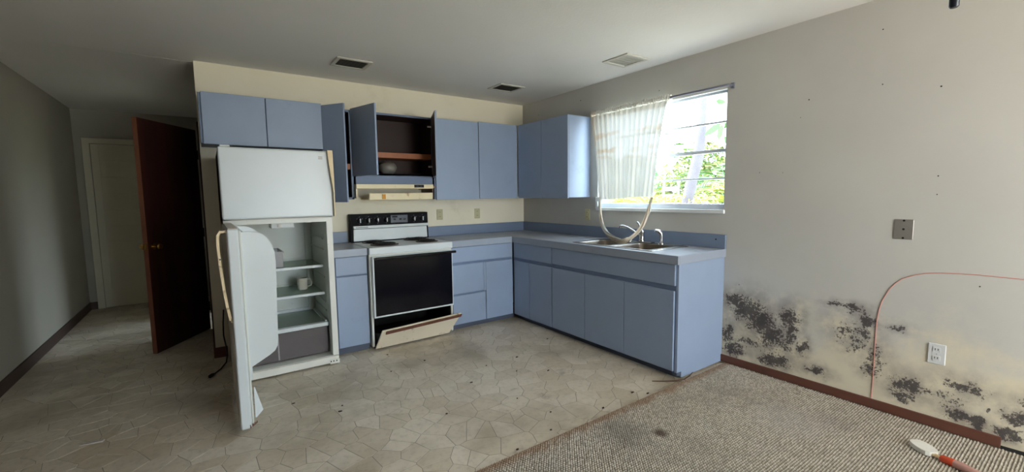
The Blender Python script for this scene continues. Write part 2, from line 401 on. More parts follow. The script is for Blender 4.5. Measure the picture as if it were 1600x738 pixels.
for (i, j), s in cells.items():
    poly = [(s[0]-.3, s[1]-.3), (s[0]+.3, s[1]-.3), (s[0]+.3, s[1]+.3), (s[0]-.3, s[1]+.3)]
    for a in range(-4, 5):
        for b in range(-4, 5):
            q = cells.get((i+a, j+b))
            if q is None or (a == 0 and b == 0): continue
            nx, ny = q[0]-s[0], q[1]-s[1]; L = math.hypot(nx, ny); nx, ny = nx/L, ny/L
            poly = clip(poly, (nx, ny), nx*s[0]+ny*s[1]+L/2-.0016)
    for n, d in (((-1, 0), -XL), ((1, 0), -.02), ((0, -1), -CARPET_Y-.001), ((0, 1), YF)):
        poly = clip(poly, n, d)
    if len(poly) < 3: continue
    ar = abs(sum(poly[k][0]*poly[(k+1) % len(poly)][1]-poly[(k+1) % len(poly)][0]*poly[k][1] for k in range(len(poly)))/2)
    if ar < .0006: continue
    stones.append((vis_size(s, ar), s, poly, rs.random()))
stones.sort(key=lambda t: -t[0])
def stone_mesh(name, items, org):
    vs_, fs_, tone = [], [], []
    for (_, s, poly, tn) in items:
        n = len(poly); b0 = len(vs_)
        vs_ += [(x-org[0], y-org[1], .0002) for x, y in poly]
        cx_, cy_ = sum(p[0] for p in poly)/n, sum(p[1] for p in poly)/n
        vs_ += [(x+(cx_-x)*.012-org[0], y+(cy_-y)*.012-org[1], .0016) for x, y in poly]
        fs_.append(list(range(b0+n, b0+2*n)))
        for k in range(n): fs_.append([b0+k, b0+(k+1) % n, b0+n+(k+1) % n, b0+n+k])
        tone += [tn]*(2*n)
    me = bpy.data.meshes.new(name); me.from_pydata(vs_, [], fs_); me.update()
    at = me.attributes.new('tone', 'FLOAT', 'POINT'); at.data.foreach_set('value', tone)
    me.materials.append(MT['stone']); return me
fo = ORG[fl.name]
for k, it in enumerate(stones[:300]):
    s = it[1]
    ob = bpy.data.objects.new('flagstone', stone_mesh('flagstone', [it], s)); COL.objects.link(ob)
    ob.parent = fl; ob.location = Vector((s[0], s[1], 0))-fo
ob = bpy.data.objects.new('flagstone_remainder', stone_mesh('flagstone_remainder', stones[300:], (0, 0)))
COL.objects.link(ob); ob.parent = fl; ob.location = -fo; ob['kind'] = 'stuff'

# --- carpet: backing plus loop pile
cp = thing('carpet', (-2.2, -4.9, 0), 'beige looped carpet with dark stains covering the floor right of the vinyl', 'carpet')
cp['kind'] = 'stuff'
b = MB(); b.box(XL, 0, YR, CARPET_Y, 0, .007); b.build('carpet_backing', 'carpet', cp)
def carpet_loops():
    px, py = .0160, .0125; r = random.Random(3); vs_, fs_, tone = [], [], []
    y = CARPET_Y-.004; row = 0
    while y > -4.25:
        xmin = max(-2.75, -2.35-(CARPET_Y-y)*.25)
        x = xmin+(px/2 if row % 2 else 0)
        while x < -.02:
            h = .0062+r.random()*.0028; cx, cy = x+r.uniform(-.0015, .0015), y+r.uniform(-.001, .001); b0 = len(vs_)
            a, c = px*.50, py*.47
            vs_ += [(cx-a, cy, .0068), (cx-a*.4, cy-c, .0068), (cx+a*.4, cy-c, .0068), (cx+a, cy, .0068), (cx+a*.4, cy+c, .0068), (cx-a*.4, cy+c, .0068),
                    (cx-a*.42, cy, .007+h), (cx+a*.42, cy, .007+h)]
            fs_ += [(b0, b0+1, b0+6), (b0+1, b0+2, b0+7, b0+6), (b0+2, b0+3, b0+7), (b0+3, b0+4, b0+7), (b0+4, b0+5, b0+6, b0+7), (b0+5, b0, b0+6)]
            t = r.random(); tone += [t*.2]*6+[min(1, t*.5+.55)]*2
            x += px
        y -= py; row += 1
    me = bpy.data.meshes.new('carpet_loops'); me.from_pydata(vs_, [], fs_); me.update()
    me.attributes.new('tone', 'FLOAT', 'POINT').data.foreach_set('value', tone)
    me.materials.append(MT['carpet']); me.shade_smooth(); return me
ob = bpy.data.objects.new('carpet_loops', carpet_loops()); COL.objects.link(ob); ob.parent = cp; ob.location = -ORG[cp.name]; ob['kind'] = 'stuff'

# --- walls
struct(MB().box(-3.3, 0, 0, .12, 0, H).build('wall_back', 'cream'), 'cream painted wall behind fridge and stove')
def wall_x(name, x0, x1, y0, y1, holes, mat):
    b = MB(); ys = y0
    for (a, c, z0, z1) in sorted(holes):
        b.box(x0, x1, ys, a, -.05, H)
        if z0 > 0: b.box(x0, x1, a, c, -.05, z0)
        b.box(x0, x1, a, c, z1, H); ys = c
    b.box(x0, x1, ys, y1, -.05, H)
    return struct(b.build(name, mat))
WY0, WY1, WZ0, WZ1 = -2.60, -1.27, 1.20, 2.15
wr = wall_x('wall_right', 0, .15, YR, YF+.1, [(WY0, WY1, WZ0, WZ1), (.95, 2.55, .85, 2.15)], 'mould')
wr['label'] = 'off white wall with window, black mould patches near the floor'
wall_x('wall_left', XL-.12, XL, YR, YF+.1, [], 'hallshade')
b = MB(); b.box(XL, XL+.012, YR, -1.2, 0, H); b.box(XL+.012, -2.3, YR, YR+.012, 0, H); struct(b.build('wall_bounce_absorber', 'doorwood'), 'added dark wood panels behind the camera that cut bounced light')  # unseen dark panels added so less light bounces to the left side
wall_x('wall_hall_right', -3.3, -3.2, .12, YF, [(1.05, 1.83, 0, 2.06)], 'hallshade')
struct(MB().box(XL, 0, YF, YF+.12, -.05, H).build('wall_far', 'hallshade'))
b = MB()
b.box(XL, -2.3, YR-.12, YR, -.05, H); b.box(-.6, .0, YR-.12, YR, -.05, H); b.box(-2.3, -.6, YR-.12, YR, 2.15, H); b.box(-2.3, -.6, YR-.12, YR, -.05, .05)
struct(b.build('wall_rear', 'cream'))
ce = struct(MB().box(XL-.1, .15, YR-.1, YF+.1, H, H+.2).build('ceiling', 'ceiling'), 'off white textured ceiling with air vents')
struct(MB().box(XL-.6, .75, YR-1.5, YR-.1, H+.05, H+.2).build('roof_sky_blocker', 'exterior'), 'added unseen overhang that blocks sky light at the patio door')  # unseen overhang added to cut sky light through the rear opening
# raised hairline joint in the ceiling where hall and kitchen meet
b = MB(); pts = [(-4.1+.8*t+0, .045+.006*math.sin(9*t)+.004*math.sin(31*t)) for t in [i/24 for i in range(25)]]
b.tube([(x, y, H+.0005) for x, y in pts], [.0012+.0018*(i/24) for i in range(25)], 6)
struct(b.build('trim_1', 'ventwhite'), 'cracked joint line across the hall ceiling')
# small nail marks in the painted wall
for (y, z, r) in ((-3.529, 1.971, .006), (-3.781, 1.907, .007), (-3.15, 1.953, .007), (-3.105, 1.844, .004), (-2.856, 1.491, .005), (-3.796, 1.425, .006), (-3.797, 1.324, .005), (-3.515, 2.286, .006), (-3.01, 1.483, .004), (-3.987, .84, .006), (-2.738, .648, .006), (-1.99, 2.245, .007), (-.32, 2.30, .006), (-1.02, 2.34, .009)):
    MB().lathe((0, y, z), [(r*.6, .001), (r*.6, -.001), (r*.3, -.002)], 'x', 8).build('nail', 'debris', wr)

# --- baseboards
b = MB(); b.box(-.014, 0, -4.11, -2.60, .012, .068, .002); struct(b.build('baseboard_right', 'base'), 'reddish brown baseboard below the mould')
b = MB(); b.hexa([(-.010, -4.6, .008), (0, -4.6, .008), (0, -4.108, .008), (-.010, -4.108, .008), (-.008, -4.6, .04), (0, -4.6, .042), (0, -4.108, .022), (-.004, -4.108, .020)])
struct(b.build('trim_2', 'hole'), 'rotten blackened strip where the baseboard has broken off')
b = MB(); b.box(XL, XL+.014, -5, YF, 0, .095, .002); b.box(XL, XL+.10, YF-.014, YF, 0, .095, .002); struct(b.build('baseboard_left', 'basedark'))
b = MB(); b.box(-3.312, -3.215, -.014, 0, 0, .09, .002); b.box(-3.314, -3.30, 0, .98, 0, .09, .002); struct(b.build('baseboard_back', 'base'))

# --- hall door (dark, ajar) and its frame
d1 = MB(); DH, DF = Vector((-3.345, 1.037, 0)), Vector((-3.734, .419, 0)); dv = (DF-DH).normalized(); dn = Vector((dv.y, -dv.x, 0))
if dn.x < 0: dn = -dn     # normal towards the kitchen side
def door_pt(t, w, z): return tuple(DH+dv*t+dn*w+Vector((0, 0, z)))
LW = (DF-DH).length
def slab(b, t0, t1, w0, w1, z0, z1, bev=0):
    return b.hexa([door_pt(t0, w0, z0), door_pt(t1, w0, z0), door_pt(t1, w1, z0), door_pt(t0, w1, z0), door_pt(t0, w0, z1), door_pt(t1, w0, z1), door_pt(t1, w1, z1), door_pt(t0, w1, z1)], bev)
slab(d1, 0, LW-.004, -.018, .018, .012, 2.045)
do1 = struct(d1.build('door_1', 'doorwood'), 'dark reddish brown flush door standing ajar in the hall')
slab(MB(), LW-.004, LW+.001, -.0185, .0185, .012, 2.045).build('door_edge', 'dooredge', do1)
for s in (1, -1):
    b = MB()
    c0, c1, c2 = Vector(door_pt(LW-.065, s*.018, .95)), Vector(door_pt(LW-.065, s*.045, .95)), Vector(door_pt(LW-.065, s*.085, .95))
    b.tube([c0, c0+(c1-c0)*.25, c0+(c1-c0)*.3, c1, c1+(c2-c1)*.25, c1+(c2-c1)*.6, c1+(c2-c1)*.9, c2], [.032, .032, .012, .012, .024, .029, .024, .010], 18)
    b.build('knob', 'brass', do1, True)
slab(MB(), LW+.001, LW+.003, -.011, .011, .92, .98).build('latch_plate', 'brass', do1)
for z in (.25, 1.02, 1.8):
    MB().cyl(door_pt(.0, .022, z-.045), door_pt(.0, .022, z+.045), .007, 10).build('hinge', 'hole', do1)
b = MB(); b.box(-3.315, -3.30, .985, 1.05, 0, 2.12); b.box(-3.315, -3.30, 1.83, 1.895, 0, 2.12); b.box(-3.315, -3.30, .985, 1.895, 2.06, 2.125)
b.box(-3.315, -3.195, 1.035, 1.05, 0, 2.06); b.box(-3.315, -3.195, 1.83, 1.845, 0, 2.06); b.box(-3.315, -3.195, 1.05, 1.83, 2.045, 2.06)
struct(b.build('trim_3', 'doorwood'), 'dark brown frame of the hall doorway')

# --- white hall end door
d2 = struct(MB().box(-4.40, -3.60, YF-.03, YF-.002, .012, 2.05, .003).build('door_2', 'whitepaint'), 'off white closed door at the end of the hall')
for k in range(9):
    z = .25+k*.2
    MB().box(-4.33, -3.67, YF-.034, YF-.029, z, z+.188, .002).build('panel', 'whitepaint', d2)
b = MB(); b.box(-4.475, -4.408, YF-.02, YF, 0, 2.11, .003); b.box(-3.592, -3.525, YF-.02, YF, 0, 2.11, .003); b.box(-4.475, -3.525, YF-.021, YF, 2.058, 2.125, .003)
struct(b.build('trim_4', 'whitepaint'), 'pale door casing at the end of the hall')

# --- kitchen window
w1 = MB()
FX0, FX1 = .035, .085
w1.box(FX0, FX1, WY0, WY0+.022, WZ0, WZ1); w1.box(FX0, FX1, WY1-.03, WY1, WZ0, WZ1); w1.box(FX0, FX1, WY0, WY1, WZ1-.03, WZ1); w1.box(FX0-.01, FX1, WY0, WY1, WZ0+.018, WZ0+.062, .003)
wo = struct(w1.build('window_1', 'alu'), 'bright kitchen window with four awning panes above the sink')
for z, t in ((1.465, .012), (1.682, .026), (1.903, .014)):
    MB().box(FX0+.005, FX1-.01, WY0+.02, WY1-.028, z-t/2, z+t/2, .002).build('glazing_bar', 'alu', wo)
zz = [WZ0+.06, 1.462, 1.675, 1.9, WZ1-.03]
for k in range(4):
    MB().box(.056, .060, WY0+.02, WY1-.028, zz[k]+.004, zz[k+1]-.004).build('window_pane', 'pane', wo)
MB().box(-.022, .05, WY0-.008, WY1+.004, WZ0-.012, WZ0+.018, .003).build('window_sill', 'whiteframe', wo)
MB().box(.0, .05, WY0, WY1, WZ1-.012, WZ1+.0, .001).build('window_head', 'whiteframe', wo)
b = MB(); b.box(-.028, -.004, -1.325, -1.262, 1.205, 1.325, .006); b.box(-.04, -.026, -1.305, -1.285, 1.23, 1.28, .004); b.build('lit_jamb_plate', 'whiteframe', wo)  # white plate standing in for the lit bit of the left jamb
# patio door behind the camera and bedroom window: frames only as far as light needs them
b = MB()
for x in (-2.3, -1.48, -.66): b.box(x, x+.06, YR-.09, YR-.04, .05, 2.15)
b.box(-2.3, -.6, YR-.09, YR-.04, .05, .11); b.box(-2.3, -.6, YR-.09, YR-.04, 2.09, 2.15)
wo2 = struct(b.build('window_2', 'alu'), 'sliding glass patio door in the rear wall')
for x0, x1 in ((-2.24, -1.48), (-1.42, -.66)): MB().box(x0, x1, YR-.067, YR-.063, .11, 2.09).build('window_pane', 'pane', wo2)
b = MB()
for y in (.95, 1.73, 2.51): b.box(.05, .09, y, y+.04, .85, 2.15)
b.box(.05, .09, .95, 2.55, .85, .9); b.box(.05, .09, .95, 2.55, 2.1, 2.15)
struct(b.build('window_3', 'alu'), 'bedroom window beyond the hall doorway')

# ================================================================== WALL CABINETS
def panel_door(name, parent, p0, p1, z0, z1, t=.018, mat='blue', inner=None, side=1, label=None):
    """door slab from hinge p0 to free end p1 (plan), thickness to the given side"""
    a, c = Vector((*p0, 0)), Vector((*p1, 0)); d = (c-a).normalized(); n = Vector((d.y, -d.x, 0))*side*t
    q = [a, c, c+n, a+n]
    b = MB(); b.hexa([(p.x, p.y, z0) for p in q]+[(p.x, p.y, z1) for p in q], .0015, 1)
    o = b.build(name, mat, parent, label=label)
    if inner:
        m = -n*.06; q = [a+d*.004, c-d*.004, c-d*.004+m, a+d*.004+m]
        MB().hexa([(p.x, p.y, z0+.004) for p in q]+[(p.x, p.y, z1-.004) for p in q]).build('door_lining', inner, o)
    return o
def front(b, x0, x1, y, z0, z1, t=.018): return b.box(x0, x1, y, y-t, z0, z1, .002, 1)

# over the fridge
t = thing('wall_cabinet', (-2.85, -.15, 1.78), 'short blue grey wall cabinet with two doors above the refrigerator', 'cabinet')
MB().box(-3.29, -2.418, -.302, -.001, 1.78, 2.162, .002, 1).build('cabinet_body', 'blueshade', t)
front(MB(), -3.272, -2.848, -.302, 1.775, 2.166).build('cabinet_door', 'blue', t)
front(MB(), -2.842, -2.42, -.302, 1.775, 2.166).build('cabinet_door', 'blue', t)
# open-front carcass
def carcass(t, x0, x1, z0, z1, shelf, rail=0, yb=-.001, yf=-.302):
    b = MB(); th = .018
    b.box(x0, x0+th, yf, yb, z0, z1); b.box(x1-th, x1, yf, yb, z0, z1); b.box(x0, x1, yf, yb, z1-th, z1); b.box(x0, x1, yf, yb, z0+rail, z0+rail+th)
    if rail: b.box(x0, x1, yf, yf+.018, z0, z0+rail+.018)
    b.build('cabinet_body', 'blueshade', t)
    b = MB(); e = .0015
    b.box(x0+th, x1-th, yb-.012, yb-.004, z0+rail+th, z1-th); b.box(x0+th, x0+th+e, yf+.004, yb-.01, z0+rail+th, z1-th); b.box(x1-th-e, x1-th, yf+.004, yb-.01, z0+rail+th, z1-th)
    b.box(x0+th, x1-th, yf+.004, yb-.01, z1-th-e, z1-th); b.box(x0+th, x1-th, yf+.004, yb-.01, z0+rail+th, z0+rail+th+e)
    b.build('cabinet_lining', 'brownint', t)
    for z in shelf: MB().box(x0+th+e, x1-th-e, yf+.012, yb-.014, z-.052, z, .002, 1).build('shelf', 'shelfwood', t)
t = thing('wall_cabinet', (-2.29, -.15, 1.335), 'narrow tall blue grey wall cabinet left of the hood, door ajar', 'cabinet')
carcass(t, -2.415, -2.17, 1.335, 2.14, [1.66])
panel_door('cabinet_door', t, (-2.411, -.306), (-2.274, -.512), 1.312, 2.152, side=1, inner='brownint')
t = thing('wall_cabinet', (-1.77, -.15, 1.475), 'open blue grey wall cabinet with dark interior above the range hood', 'cabinet')
carcass(t, -2.168, -1.368, 1.475, 2.143, [1.779], rail=.082)
panel_door('cabinet_door', t, (-2.160, -.306), (-2.058, -.672), 1.545, 2.150, side=1, inner='brownint')
panel_door('cabinet_door', t, (-1.385, -.308), (-1.514, -.664), 1.545, 2.146, side=-1, inner='brownint')
for z in (2.05, 1.653):
    b = MB(); b.box(-1.43, -1.385, -.318, -.306, z-.008, z+.008, .002, 1); b.cyl((-1.41, -.325, z), (-1.41, -.306, z), .008, 10); b.build('hinge', 'knobwhite', t)
g = MB(); g.lathe((-1.80, -.17, 1.5768), [(.035, .0), (.05, .004), (.075, .03), (.088, .062), (.08, .092), (.055, .116), (.02, .127)], 'z', 28)
tag(g.build('glass_globe', 'globe', None, True), 'round frosted glass globe standing inside the open cabinet', 'globe')
# corner pair on the back wall
t = thing('wall_cabinet', (-.84, -.15, 1.325), 'two door blue grey wall cabinet right of the range hood', 'cabinet')
MB().box(-1.366, -.32, -.302, -.001, 1.325, 2.145, .002, 1).build('cabinet_body', 'blueshade', t)
front(MB(), -1.352, -.842, -.302, 1.318, 2.142).build('cabinet_door', 'blue', t)
front(MB(), -.836, -.325, -.302, 1.320, 2.150).build('cabinet_door', 'blue', t)
# right wall
t = thing('wall_cabinet', (-.15, -.74, 1.325), 'two door blue grey wall cabinet left of the window, bright end panel', 'cabinet')
MB().box(-.300, -.001, -1.165, -.31, 1.325, 2.145, .002, 1).build('cabinet_body', 'blue', t)
b = MB(); b.box(-.32, -.302, -.747, -.328, 1.322, 2.148, .002, 1); b.build('cabinet_door', 'blue', t)
b = MB(); b.box(-.32, -.302, -1.167, -.752, 1.318, 2.146, .002, 1); b.build('cabinet_door', 'blue', t)

# ================================================================== BASE CABINETS
YD = -.596; DT = .018
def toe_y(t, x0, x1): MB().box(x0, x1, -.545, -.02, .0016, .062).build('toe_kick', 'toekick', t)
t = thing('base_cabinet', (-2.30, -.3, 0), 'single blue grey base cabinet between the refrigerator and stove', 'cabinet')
MB().box(-2.455, -2.172, YD, -.002, .06, .848).build('cabinet_body', 'blueshade', t)
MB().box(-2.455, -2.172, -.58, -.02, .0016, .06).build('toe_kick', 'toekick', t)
front(MB(), -2.436, -2.176, YD, .692, .846).build('drawer_front', 'blue', t)
front(MB(), -2.436, -2.176, YD, .066, .678).build('cabinet_door', 'blue', t)
t = thing('base_cabinet', (-.98, -.3, 0), 'blue grey base cabinet with drawers and door right of the stove', 'cabinet')
MB().box(-1.352, -.612, YD, -.002, .06, .848).build('cabinet_body', 'blueshade', t)
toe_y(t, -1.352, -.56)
front(MB(), -1.347, -.618, YD, .694, .846).build('drawer_front', 'blue', t)
front(MB(), -1.347, -.985, YD, .378, .668).build('drawer_front', 'blue', t)
front(MB(), -1.347, -.965, YD, .066, .358).build('drawer_front', 'blue', t)
front(MB(), -.978, -.620, YD-.0, .066, .666).build('cabinet_door', 'blue', t) if False else None
b = MB(); b.box(-.958, -.618, YD, YD-DT, .066, .668, .002, 1); b.box(-.982, -.958, YD, YD-DT+.004, .372, .668, .001, 1); b.build('cabinet_door', 'blue', t)
XD = -.596
def frontx(b, y0, y1, z0, z1): return b.box(XD, XD-DT, y0, y1, z0, z1, .002, 1)
t = thing('base_cabinet', (-.3, -.94, 0), 'blue grey corner base cabinet with one drawer left of the sink cabinet', 'cabinet')
MB().box(XD, -.002, -1.256, -.60, .06, .848).build('cabinet_body', 'blueshade', t)
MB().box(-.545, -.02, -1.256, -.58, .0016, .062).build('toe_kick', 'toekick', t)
frontx(MB(), -1.252, -.636, .690, .846).build('drawer_front', 'blue', t)
frontx(MB(), -.900, -.636, .066, .656).build('cabinet_door', 'blue', t)
frontx(MB(), -1.252, -.903, .066, .656).build('cabinet_door', 'blue', t)
t = thing('sink_cabinet', (-.3, -1.93, 0), 'long blue grey base cabinet under the sink with three doors', 'cabinet')
b = MB(); b.box(XD, -.002, -1.5, -1.26, .06, .848); b.box(XD, -.002, -2.60, -1.5, .06, .70); b.box(XD, -.575, -2.60, -1.5, .70, .848); b.box(-.03, -.002, -2.6, -1.5, .7, .848)
b.build('cabinet_body', 'blueshade', t)
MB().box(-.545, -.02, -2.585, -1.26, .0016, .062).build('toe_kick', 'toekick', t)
b = MB(); b.box(-.60, -.002, -2.618, -2.60, .058, .850); b.box(-.545, -.002, -2.618, -2.60, .012, .06); b.build('end_panel', 'blue', t)
b = MB(); b.box(-.600, -.56, -2.6185, -2.58, .035, .062, .002, 1); b.build('loose_toe_trim', 'toekick', t)
frontx(MB(), -2.596, -1.262, .694, .846).build('false_drawer_front', 'blue', t)
for y0, y1 in ((-1.700, -1.262), (-2.138, -1.704), (-2.590, -2.143)): frontx(MB(), y0, y1, .066, .656).build('cabinet_door', 'blue', t)

# ================================================================== WORKTOPS
CT = .914; CB = .850
t = thing('countertop', (-2.31, -.32, CB), 'short grey worktop between the refrigerator and stove', 'countertop')
MB().box(-2.462, -2.174, -.612, -.001, CB, CT, .002, 1).build('worktop', 'counter', t)
MB().box(-2.462, -2.174, -.632, -.612, CB, CT+.0005, .003, 2).build('front_edge', 'counteredge', t)
MB().box(-2.462, -2.174, -.022, -.001, CT+.0002, 1.022, .002, 1).build('backsplash', 'splash', t)
t = thing('countertop', (-.65, -1.3, CB), 'long grey L shaped worktop with sink and backsplash', 'countertop')
SX0, SX1, SY0, SY1 = -.545, -.115, -2.345, -1.515     # sink cut-out
b = MB()
b.box(-1.358, -.612, -.612, -.001, CB, CT); b.box(-.612, -.001, SY1, -.001, CB, CT); b.box(-.612, SX0, SY0, SY1, CB, CT); b.box(SX1, -.001, SY0, SY1, CB, CT); b.box(-.612, -.001, -2.608, SY0, CB, CT)
b.build('worktop', 'counter', t)
b = MB(); b.box(-1.358, -.612, -.632, -.612, CB, CT+.0005, .003, 2); b.box(-.632, -.612, -2.63, -.613, CB, CT+.0005, .003, 2); b.box(-.612, -.001, -2.63, -2.608, CB, CT+.0005, .003, 2)
b.build('front_edge', 'counteredge', t)
b = MB(); b.box(-1.358, -.001, -.022, -.001, CT+.0002, 1.025, .002, 1); b.box(-.022, -.001, -2.63, -.022, CT+.0002, 1.025, .002, 1); b.build('backsplash', 'splash', t)
b = MB(); b.lathe((-.022, -2.555, .985), [(.006, .001), (.006, -.002), (.003, -.003)], 'x', 10); b.build('screw', 'hole', t)

# ================================================================== SINK, FAUCET, SPRAYER
t = thing('kitchen_sink', (-.33, -1.93, .74), 'stainless steel double bowl sink set into the worktop', 'sink')
RX0, RX1, RY0, RY1 = SX0-.022, SX1+.022, SY0-.02, SY1+.02
b = MB(); z0, z1 = CT+.0006, CT+.006
yb = [(-2.305, -1.965), (-1.895, -1.555)]; xb0, xb1 = -.535, -.185
b.box(RX0, xb0, RY0, RY1, z0, z1, .002, 1); b.box(xb1, RX1, RY0, RY1, z0, z1, .002, 1)
for y0, y1 in ((RY0, yb[0][0]), (yb[0][1], yb[1][0]), (yb[1][1], RY1)): b.box(xb0-.003, xb1+.003, y0, y1, z0, z1, .002, 1)
b.build('sink_rim', 'steel', t)
for y0, y1 in yb:
    b = MB(); i = .03; zb = .765; T = z1-.001
    def R4(x0, x1, a, c, z, r, n=5):
        out = []
        for (cx_, cy_, s) in ((x1-r, c-r, 0), (x0+r, c-r, 90), (x0+r, a+r, 180), (x1-r, a+r, 270)):
            for k in range(n): 
                g_ = math.radians(s+90*k/(n-1)); out.append((cx_+r*math.cos(g_), cy_+r*math.sin(g_), z))
        return out
    rings = [R4(xb0, xb1, y0, y1, T, .045), R4(xb0+.008, xb1-.008, y0+.008, y1-.008, T-.012, .045), R4(xb0+.02, xb1-.02, y0+.02, y1-.02, zb+.03, .05), R4(xb0+.05, xb1-.05, y0+.05, y1-.05, zb, .05)]
    vr = [[b.bm.verts.new(p) for p in r_] for r_ in rings]
    for a in range(3):
        for k in range(len(vr[a])): b.bm.faces.new([vr[a][k], vr[a][(k+1) % len(vr[a])], vr[a+1][(k+1) % len(vr[a])], vr[a+1][k]])
    b.bm.faces.new(vr[3])
    bo = b.build('basin', 'basin', t, True, solid=.0015)
    MB().lathe(((xb0+xb1)/2, (y0+y1)/2, zb+.001), [(.04, 0), (.042, .003), (.03, .003), (.026, .001)], 'z', 20).build('drain', 'steel', bo)
t = thing('kitchen_faucet', (-.12, -1.93, CT+.006), 'chrome single lever faucet behind the sink, spout over left bowl', 'faucet')
b = MB(); b.box(-.165, -.10, -2.05, -1.80, z1, z1+.012, .005, 2); b.build('base_plate', 'chrome', t, True)
b = MB(); b.lathe((-.132, -1.93, z1+.010), [(.027, 0), (.027, .01), (.022, .02), (.022, .065), (.025, .07), (.025, .085), (.015, .096)], 'z', 20); b.build('faucet_body', 'chrome', t, True)
b = MB(); b.tube([(-.132, -1.93, .968), (-.15, -1.905, .990), (-.175, -1.865, 1.025), (-.20, -1.825, 1.052), (-.218, -1.79, 1.064), (-.226, -1.770, 1.062), (-.228, -1.765, 1.046)], [.012, .011, .009, .009, .009, .010, .011], 14); b.build('spout', 'chrome', t, True)
b = MB(); b.tube([(-.132, -1.93, 1.015), (-.12, -1.905, 1.045), (-.105, -1.875, 1.082), (-.095, -1.85, 1.092)], [.016, .012, .008, .011], 12); b.build('lever', 'chrome', t, True)
t = thing('sink_sprayer', (-.132, -2.135, CT+.006), 'small chrome side sprayer standing right of the faucet', 'sprayer')
MB().lathe((-.132, -2.135, z1), [(.024, 0), (.024, .006), (.016, .018), (.013, .022)], 'z', 18).build('collar', 'chrome', t, True)
b = MB(); b.tube([(-.132, -2.135, z1+.018), (-.132, -2.135, z1+.06), (-.135, -2.133, z1+.09), (-.152, -2.12, z1+.112), (-.178, -2.102, z1+.118)], [.012, .014, .018, .019, .013], 14); b.build('spray_head', 'chrome', t, True)

# ================================================================== RANGE HOOD
t = thing('range_hood', (-1.78, -.24, 1.33), 'cream range hood with greasy underside over the stove', 'range hood')
b = MB(); b.box(-2.166, -1.405, -.366, -.350, 1.432, 1.4735, .003, 1); b.box(-2.166, -1.405, -.350, -.012, 1.462, 1.4735); b.box(-2.166, -2.154, -.350, -.012, 1.345, 1.462); b.box(-1.417, -1.405, -.350, -.012, 1.432, 1.462)
b.build('hood_shell', 'hood', t)
b = MB(); b.box(-2.154, -1.372, -.345, -.012, 1.440, 1.458); b.box(-1.384, -1.372, -.286, -.012, 1.346, 1.440); b.build('hood_underside', 'hoodunder', t)
b = MB(); b.box(-2.032, -1.385, -.300, -.288, 1.326, 1.392, .003, 1); b.box(-2.02, -1.40, -.288, -.02, 1.330, 1.342); b.build('fan_housing', 'hood', t)
MB().box(-1.912, -1.876, -.3018, -.3000, 1.334, 1.380).build('warning_sticker', 'orange', t)
b = MB(); b.box(-1.610, -1.510, -.370, -.3655, 1.442, 1.470, .001, 1); sw = b.build('switch_panel', 'black', t)
for x in (-1.590, -1.550): MB().box(x, x+.02, -.374, -.370, 1.449, 1.463, .001, 1).build('switch', 'cord', sw)

# ================================================================== STOVE
t = thing('electric_range', (-1.77, -.36, 0), 'white electric stove with black oven door and drawer hanging open', 'stove')
SXa, SXb = -2.163, -1.368
b = MB()
b.box(SXa, SXa+.018, -.645, -.03, .03, .853); b.box(SXb-.018, SXb, -.645, -.03, .03, .853); b.box(SXa, SXb, -.05, -.03, .03, .853); b.box(SXa+.018, SXb-.018, -.645, -.05, .305, .853)
b.build('oven_body', 'appdirty', t)
b = MB(); b.box(SXa+.019, SXb-.019, -.63, -.052, .035, .045); b.box(SXa+.019, SXa+.022, -.63, -.052, .045, .303); b.box(SXb-.022, SXb-.019, -.63, -.052, .045, .303); b.box(SXa+.019, SXb-.019, -.07, -.052, .045, .303); b.box(SXa+.019, SXb-.019, -.64, -.052, .298, .304)
b.build('drawer_cavity', 'darkvoid', t)
for x in (SXa+.03, SXb-.05):
    for y in (-.6, -.1): MB().cyl((x+.01, y, .0016), (x+.01, y, .04), .015, 12).build('foot', 'black', t)
ct = MB().box(SXa-.003, SXb+.003, -.668, -.03, .853, .915, .006, 2).build('cooktop', 'appwhite', t)
for (x, y, r) in ((-1.985, -.215, .085), (-1.965, -.475, .105), (-1.545, -.215, .105), (-1.545, -.475, .085)):
    pb = MB().lathe((x, y, .9155), [(r+.022, 0), (r+.022, .004), (r+.012, .005), (r*.4, .001)], 'z', 28).build('drip_pan', 'pan', ct, True)
    b = MB(); path = []
    turns = 3.4; n = 110
    for k in range(n+1):
        a = 2*math.pi*turns*k/n; q = .018+(r-.018)*k/n; path.append((x+q*math.cos(a), y+q*math.sin(a), .9268))
    b.tube(path, .0065, 6); b.build('burner_coil', 'coil', ct, True)
bgd = MB()
bgd.prism([(SXa, -.03, .9155), (SXa, -.115, .9155), (SXa, -.105, 1.045), (SXa, -.10, 1.19), (SXa, -.03, 1.19)], (SXb-SXa+.006, 0, 0))
bg_ = bgd.build('backguard', 'mattblack', t)
b = MB(); b.hexa([(SXa+.018, -.122, .926), (SXb-.012, -.122, .926), (SXb-.012, -.104, .926), (SXa+.018, -.104, .926), (SXa+.022, -.111, 1.043), (SXb-.012, -.111, 1.043), (SXb-.012, -.10, 1.043), (SXa+.022, -.10, 1.043)], .003, 1); b.build('lower_panel', 'appwhite', bg_)
b = MB(); b.box(SXa+.020, SXb+.006, -.124, -.10, 1.048, 1.075, .003, 1); b.build('trim_strip', 'appwhite', bg_)
MB().box(SXa+.04, SXa+.16, -.1245, -.1238, 1.058, 1.065).build('brand_mark', 'grey', bg_)
b = MB(); b.hexa([(SXa+.01, -.108, 1.078), (SXb, -.108, 1.078), (SXb, -.10, 1.078), (SXa+.01, -.10, 1.078), (SXa+.01, -.103, 1.186), (SXb, -.103, 1.186), (SXb, -.09, 1.186), (SXa+.01, -.09, 1.186)], .002, 1); cpn = b.build('control_panel', 'mattblack', bg_)
